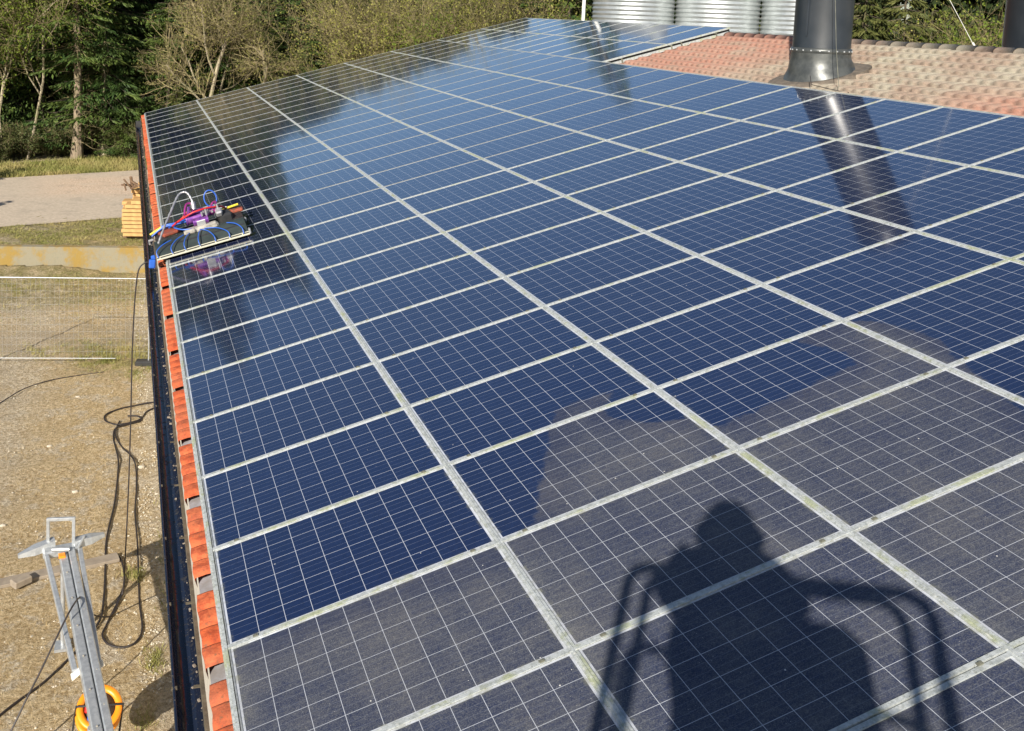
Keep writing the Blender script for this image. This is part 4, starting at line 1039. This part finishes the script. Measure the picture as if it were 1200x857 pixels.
def bush_meshes(h, wd, seed, nstem=22, nleaf=9000, leaf=.09, arch=.25):
    r = np.random.RandomState(seed); ts = []; tr = []; ws = []; wr = []; pts = []
    for k in range(nstem):
        a = r.rand()*2*np.pi; q = r.rand()**.6; p = np.array([np.cos(a)*wd*.22*q, np.sin(a)*wd*.22*q, 0]); L = h*(.65+.4*r.rand())
        d = np.array([np.cos(a)*arch*q*1.6, np.sin(a)*arch*q*1.6, 1.0]) + r.randn(3)*.08; n = 9
        rad = .02+.03*r.rand()
        for i in range(n):
            d = d + r.randn(3)*.07 + np.array([np.cos(a), np.sin(a), 0])*.04; d /= np.linalg.norm(d); nx = p + d*L/n
            r_ = rad*(1-i/n)+.006; ts.append([p, nx]); tr.append([r_, r_*.85]); 
            if i > 0:
                for _ in range(5):
                    b0 = p + (nx-p)*r.rand(); bd = d*.75 + r.randn(3)*.5; bd /= np.linalg.norm(bd); bl = L*.17*(.4+.9*r.rand()); b1 = b0 + bd*bl
                    ws.append([b0, b1]); wr.append([.009, .005]); pts.append(b1); pts.append((b0+b1)/2)
                    for _ in range(3):
                        q0 = b0 + (b1-b0)*r.rand(); q1 = q0 + (bd*.6 + r.randn(3)*.5)*bl*.5; ws.append([q0, q1]); wr.append([.005, .003]); pts.append(q1)
            p = nx
    T = np.array(pts); idx = r.randint(0, len(T), nleaf); P = T[idx] + r.randn(nleaf, 3)*.13; D = r.randn(nleaf, 3); D /= np.linalg.norm(D, axis=1)[:,None]
    cr = cards(P, D, leaf*.32*(.6+.8*r.rand(nleaf)), leaf*(.6+.8*r.rand(nleaf)), r)
    return strands(ts, tr, 4), strands(ws, wr, 3), cr
def tree_proto(name, meshes, mt, mb, ml):
    a, b_, c_ = meshes
    return (name, mk('trunk', [a], M[mt]), mk('branches', [b_], M[mb]), mk('crown', [c_], M[ml]))
used_names = {}
def plant(pr, x, y, z, sc, rz, lab, cat='tree', group=None, tilt=(0,0), mats=None):
    name, a, b_, c_ = pr
    t = empty(name, (x, y, z), (tilt[0], tilt[1], rz)); s3 = sc if isinstance(sc, tuple) else (sc, sc, sc); t.scale = s3
    for n_, me in (('trunk', a), ('branches', b_), ('crown', c_)): link(n_, me, t)
    tag(t, lab, cat, group); return t
SPA = tree_proto('spruce_tree', spruce_meshes(20, 4.9, 3.4, 1, 1.0), 'bark_spruce', 'twig', 'needle')
SPB = tree_proto('spruce_tree', spruce_meshes(19, 1.7, 3.7, 2, 1.0), 'bark_pale', 'bark_dark', 'needle')
SPC = tree_proto('spruce_tree', spruce_meshes(17, .6, 3.5, 3, 1.0), 'bark_dark', 'bark_dark', 'needle')
OLC = tree_proto('conifer_tree', spruce_meshes(9, .4, 2.6, 4, 1.5), 'bark_dark', 'bark_dark', 'needle_olive')
BRA = tree_proto('bare_tree', bare_meshes(12.5, 11, .6, (.05,0), 3500, .10, 5), 'bark_pale', 'twig', 'leaf_olive')
BRB = tree_proto('bare_tree', bare_meshes(11.5, 12, .75, (.28,-.1), 3000, .10, 5), 'bark_pale', 'twig', 'leaf_olive')
SAP = tree_proto('young_birch_tree', bare_meshes(11, 14, .5, (.03,0), 9000, .11, 4, .1, .07), 'bark_pale', 'twig', 'leaf_bud')
WIL = tree_proto('willow_tree', bush_meshes(10, 7, 21, 34, 15000, .10, .22), 'twig', 'twig', 'leaf_olive')
HAZ = tree_proto('hazel_bush', bush_meshes(8, 7, 22, 30, 16000, .13, .30), 'twig', 'twig', 'leaf_bud')
IVY = tree_proto('undergrowth_bush', bush_meshes(2.2, 4, 23, 22, 6500, .10, .5), 'bark_dark', 'twig', 'leaf_dark')
G = 'trees along the far side of the road'
plant(SPA, -2.81, 43.6, ZU, 1.0, .4, 'tall spruce with bare brown trunk, tallest clear stem by the road', 'tree', G)
plant(SPB, -1.68, 44.9, ZU, 1.0, 2.0, 'spruce with pale flared trunk foot right of the bare brown trunk', 'tree', G)
plant(SPC, .3, 47.2, ZU, 1.05, 1.0, 'dark spruce directly above the far end of the gutter', 'tree', G)
plant(SPB, 2.0, 49.0, ZU, 1.05, 3.0, 'deep dark spruce behind the far lower roof corner', 'tree', G)
plant(SPC, -.3, 45.9, ZU, .52, 2.5, 'low dark green spruce filling beside the barn corner', 'tree', G)
plant(SPC, -4.6, 47.5, ZU, 1.05, .2, 'dark spruce behind the thin birches', 'tree', G)
plant(SPB, -7.0, 48.0, ZU, 1.05, 4.0, 'dark spruce at the left edge behind the birches', 'tree', G)
plant(SPA, -8.6, 44.5, ZU, .95, 1.4, 'spruce just outside the left edge of the photo', 'tree', G)
plant(SAP, -5.0, 43.4, ZU, 1.0, .0, 'thin pale birch with fresh green leaves, second stem from left edge', 'tree', G)
plant(SAP, -6.05, 43.0, ZU, 1.08, 2.0, 'thin birch with light green leaves at the left photo edge', 'tree', G)
plant(SPC, 1.3, 43.6, ZU, .62, 3.9, 'mid-height green spruce above the gutter end, boughs to the ground', 'tree', G)
plant(SPC, -.6, 43.9, ZU, .40, 1.9, 'small green spruce right of the pale flared trunk foot', 'tree', G)
plant(SAP, -7.3, 44.2, ZU, 1.0, 5.2, 'leafy young birch leaning at the far left', 'tree', G)
plant(BRA, 2.9, 41.5, ZU, .72, 0, 'bare tree with upright pale stems behind the second panel column', 'tree', G)
plant(BRB, 4.0, 43.6, ZU, .62, 2.4, 'slighter bare tree just right of the upright stems', 'tree', G)
plant(BRB, 4.6, 41.8, ZU, .70, .3, 'leaning bare tree with branches sweeping to the right', 'tree', G, (0, .12))
plant(BRB, 6.3, 43.4, ZU, .60, .9, 'bare spreading tree behind the third panel column', 'tree', G)
plant(SPC, 3.4, 45.4, ZU, .78, 3.3, 'dark spruce behind the bare pale stems', 'tree', G)
plant(SPC, 5.6, 45.6, ZU, .66, 5.3, 'dark spruce behind the leaning bare tree', 'tree', G)
plant(SPB, 7.6, 45.6, ZU, .55, .3, 'dark spruce left of the olive willows', 'tree', G)
plant(SPC, 8.7, 44.6, ZU, .46, 1.3, 'small dark spruce just above the far panel edge', 'tree', G)
plant(OLC, 6.4, 41.2, ZU, .62, 1.3, 'low mossy conifer above the third panel column', 'tree', G)
plant(OLC, 1.7, 41.5, ZU, .42, 3.3, 'low green conifer above the first panel column', 'tree', G)
plant(BRB, 9.6, 43.8, ZU, .66, 2.0, 'grey bare tree where dark spruces meet the willows', 'tree', G)
G2 = 'olive willows and bushes behind the far array edge'
for i, (pr, x, y, sc, rz, lab) in enumerate([
    (WIL, 11.2, 43.0, 1.02, 0, 'dense willow thicket tuft at the left of the olive row'),
    (WIL, 12.9, 42.0, 1.02, 2, 'pale olive willow with upright yellow stems, second in its row'),
    (WIL, 14.5, 42.2, 1.05, 4, 'pale olive willow in the middle of the row, upright stems'),
    (HAZ, 15.6, 40.6, .98, 1, 'yellow green leafy bush above the fifth panel column'),
    (WIL, 16.6, 43.4, 1.05, 5, 'brownish willow behind the leafy yellow green bush'),
    (HAZ, 17.6, 40.6, 1.02, 3, 'broad leafy bush above the sixth panel column'),
    (HAZ, 19.1, 40.0, 1.0, 0, 'light green bush near the array corner at the ridge')]):
    plant(pr, x, y, ZU, sc, rz, lab, 'bush' if pr is HAZ else 'tree', G2)
plant(SPC, 21.2, 41.0, ZU, 1.02, 2.2, 'dark spruce left of the white pole behind the array', 'tree', G2)
plant(OLC, 20.0, 38.2, ZU, .86, 1.0, 'low conifer directly beside the white pole', 'tree', G2)
plant(HAZ, 24.6, 37.6, ZU, .95, 2.0, 'green bush seen between left and middle silo', 'bush', G2)
plant(HAZ, 28.2, 34.0, ZU, .95, 4.0, 'green bush seen between middle and right silo', 'bush', G2)
G3 = 'trees behind the ridge at the right'
plant(OLC, 29.6, 29.6, ZU, 1.15, 0, 'olive conifer right of the black chimney', 'tree', G3)
plant(OLC, 31.2, 28.9, ZU, 1.12, 1.7, 'tall olive conifer, second right of the black chimney', 'tree', G3)
plant(OLC, 33.6, 30.2, ZU, .95, 3.0, 'conifer just left of the patch of sky', 'tree', G3)
plant(HAZ, 35.2, 30.6, ZU, .98, 1.0, 'low grey green bush under the patch of sky', 'bush', G3)
plant(WIL, 33.4, 27.6, ZU, .84, 1.0, 'brown twiggy tree right of the patch of sky', 'tree', G3)
plant(HAZ, 34.6, 27.0, ZU, 1.05, 2.6, 'yellow green bush behind the slanting guy wire', 'bush', G3)
plant(BRA, 36.0, 27.6, ZU, .68, 2.6, 'pale bare tree near the right chimney', 'tree', G3)
plant(HAZ, 35.0, 24.8, ZU, 1.05, 5.0, 'leafy bush left of the right edge chimney', 'bush', G3)
plant(HAZ, 36.4, 23.6, ZU, 1.1, .6, 'bush behind the right edge chimney', 'bush', G3)
G4 = 'undergrowth at the forest foot'
for i, (x, y, sc, rz) in enumerate([(-7.4,42.9,.9,0),(-6.5,42.7,.7,1),(-5.4,44.3,.9,2),(-3.7,45.0,.9,3),(-2.2,45.9,.8,4),(-.7,45.5,.8,5),(.4,44.4,.95,1.5),(1.8,42.8,1.0,2.5),(3.4,41.0,1.1,.5),(5.0,41.4,1.1,4.5),(7.3,42.2,1.2,3.1),(8.9,42.0,1.2,1.1)]):
    nm = ['far left corner','left edge birch','second birch','slender birch','bare brown trunk','pale flared trunk','gutter end','first panel column','second panel column','leaning bare tree','third panel column','fourth panel column'][i]
    plant(IVY, x, y, ZU, sc, rz, 'low dark undergrowth bush by the ' + nm, 'bush', G4)
# trees left of the frame whose shadows fall on the road
plant(OLC, -12.4, 29.6, ZU, .80, 1.0, 'small tree left of the frame shading the road far side', 'tree')
plant(OLC, -8.3, 28.3, ZU, .38, 1.0, 'small tree left of the frame shading the road near side', 'tree')
# the wood behind, one mass
def far_wood():
    r = np.random.RandomState(77); VF = []; o = 0
    P = []; D = []; W_ = []; L_ = []
    ang = np.radians(np.concatenate([np.linspace(-24, 3, 50), np.linspace(3.5, 27, 40), np.linspace(27.5, 41.5, 20), np.linspace(44.2, 62, 24)]))
    for a in ang:
        for row in range(2):
            d = 54 + row*5 + r.rand()*3; dg = math.degrees(a)
            if dg < 3: H = 17 + 2.5*r.rand()
            elif dg < 27: H = 10.8 + 1.6*r.rand()
            elif dg < 41.5: H = 9.2 + 1.6*r.rand()
            else: H = 9.6 + 2.6*r.rand()
            cx_, cy_ = CAM.x + d*math.sin(a), CAM.y + d*math.cos(a); m = 1500
            z = H*r.rand(m)**.9; rad = 2.3*(1-z/H)**.6*np.sqrt(r.rand(m))+.1; t_ = r.rand(m)*2*np.pi
            P.append(np.c_[cx_+rad*np.cos(t_), cy_+rad*np.sin(t_), ZU+z]); D.append(np.c_[np.cos(t_)*.8, np.sin(t_)*.8, -.5-.3*r.rand(m)])
            L_.append(.35+.5*r.rand(m)); W_.append(.07+.12*r.rand(m))
    P = np.concatenate(P); D = np.concatenate(D); D /= np.linalg.norm(D, axis=1)[:,None]
    V, F = cards(P, D, np.concatenate(W_), np.concatenate(L_), r)
    o = link('far_wood', np_mesh('far_wood', V, F, M['wood_shade'])); tag(o, 'dark far-off wood closing the view behind the front trees', None, kind='stuff')
far_wood()

# ------------------------------------------------------------------ the photographer on the lift platform, behind the camera (throws the shadow)
Hh = Vector((.592, .806, 0)); Rt = Vector((.806, -.592, 0)); UPV = Vector((0,0,1))
def cp(u, a, z): return CAM + Rt*u + Hh*a + UPV*z
t = empty('person', cp(0, -.42, -1.45)); tag(t, 'person in dark work clothes standing on the lift platform taking the photo', 'person'); org = t.location.copy()
def skin_obj(name, nodes, edges, mat, parent, root=0, sub=2):
    me = bpy.data.meshes.new(name); me.from_pydata([tuple(n[0]-org) for n in nodes], edges, []); me.materials.append(mat)
    o = link(name, me, parent); md = o.modifiers.new('skin', 'SKIN'); md.use_smooth_shade = True
    sv = me.skin_vertices[0].data
    for i, n in enumerate(nodes): sv[i].radius = (n[1]*1.3, (n[2] if len(n) > 2 else n[1])*1.3); sv[i].use_root = (i == root)
    m2 = o.modifiers.new('sub', 'SUBSURF'); m2.levels = m2.render_levels = sub; return o
a0 = -.42
N_ = [(cp(-.02,a0,-.60),.26,.22),(cp(-.02,a0,-.35),.25,.20),(cp(0,a0,-.08),.22,.17),(cp(0,a0,.07),.17,.15),(cp(-.01,a0+.01,.17),.11),(cp(-.03,a0+.03,.27),.165),(cp(-.03,a0+.04,.38),.15),
      (cp(-.20,a0,.03),.11),(cp(-.36,a0+.03,-.10),.065),(cp(-.16,a0+.22,-.10),.042),(cp(-.06,a0+.33,-.04),.030),
      (cp(.20,a0,.07),.12),(cp(.35,a0+.04,-.02),.07),(cp(.18,a0+.22,-.08),.042),(cp(.07,a0+.33,-.04),.030),
      (cp(-.11,a0,-.62),.10),(cp(-.12,a0+.02,-1.02),.070),(cp(-.12,a0,-1.40),.050),(cp(-.12,a0+.13,-1.42),.040),
      (cp(.11,a0,-.62),.10),(cp(.12,a0+.02,-1.02),.070),(cp(.12,a0,-1.40),.050),(cp(.12,a0+.13,-1.42),.040)]
E_ = [(0,1),(1,2),(2,3),(3,4),(4,5),(5,6),(3,7),(7,8),(8,9),(9,10),(3,11),(11,12),(12,13),(13,14),(0,15),(15,16),(16,17),(17,18),(0,19),(19,20),(20,21),(21,22)]
skin_obj('body', N_, E_, M['jacket'], t)
b = MB(); b.lathe((0,0,0), [(.10,-.20),(.135,-.12),(.150,-.02),(.138,.06),(.09,.125),(.04,.15),(.001,.155)], 20); b.xf(Matrix.Translation(cp(-.03,a0-.02,.37)-org)); b.build('hood', M['jacket'], t)
for sg in (-1, 1):
    for k in range(5):
        base = cp(sg*.06, a0+.34, -.04 + (k-2)*.016); tip = base + Hh*.02 + UPV*.05 + Rt*(-sg*(.012+.006*k))
        b = MB(); b.tube([base-org, (base+Hh*.03+UPV*.02)-org, tip-org], [.009,.008,.006], 6); b.build('finger', M['skin'], t)
t = empty('work_platform', cp(.15, -.8, -1.5)); tag(t, 'steel lift platform cage with rounded handrails around the photographer', 'lift platform'); org2 = t.location.copy()
def loop(name, u0, u1, a, z0, z1, r=.019, z2=None):
    z2 = z1 if z2 is None else z2
    c = .10; P = [cp(u0, a, z0), cp(u0, a, z1-c), cp(u0+c*.3, a, z1-c*.3), cp(u0+c, a, z1), cp(u1-c, a, z2), cp(u1-c*.3, a, z2-c*.3), cp(u1, a, z2-c), cp(u1, a, z0)]
    b = MB(); b.tube([p-org2 for p in P], r, 10); return b.build(name, M['zinc'], t)
loop('handrail', -.52, .90, -.30, -1.45, -.03, .030, .13); loop('handrail', -.41, .78, -.34, -1.45, -.03, .027, .09)
loop('handrail', -.46, .84, -1.05, -1.45, -.02, .022)
for u in (-.52, .88):
    b = MB(); b.tube([cp(u,-.30,-.12)-org2, cp(u,-1.05,-.14)-org2], .02, 8); b.tube([cp(u,-.30,-.7)-org2, cp(u,-1.05,-.7)-org2], .016, 8); b.build('side_rail', M['zinc'], t)
b = MB(); b.box((0,0,0), (1.5, .82, .05)); ang_ = math.atan2(Rt.y, Rt.x); b.xf(Matrix.Translation(cp(.14,-.68,-1.48)-org2) @ Matrix.Rotation(ang_, 4, 'Z')); b.build('floor', M['tin'], t)
b = MB(); b.box((0,0,0), (.72, .18, .62), None, .10); b.xf(Matrix.Translation(cp(.27,-.36,-.40)-org2) @ Matrix.Rotation(ang_, 4, 'Z') @ Matrix.Rotation(-.10, 4, 'Y')); b.build('control_box', M['darkplastic'], t)
b = MB(); b.box((0,0,0), (1.4, .02, .62)); b.xf(Matrix.Translation(cp(.14,-1.07,-1.1)-org2) @ Matrix.Rotation(ang_, 4, 'Z')); b.build('kick_panel', M['zinc'], t)
b = MB(); b.box((0,0,0), (.16,.16,3.6)); b.xf(Matrix.Translation(cp(.14,-1.25,-3.1)-org2)); b.build('mast', M['zinc'], t)
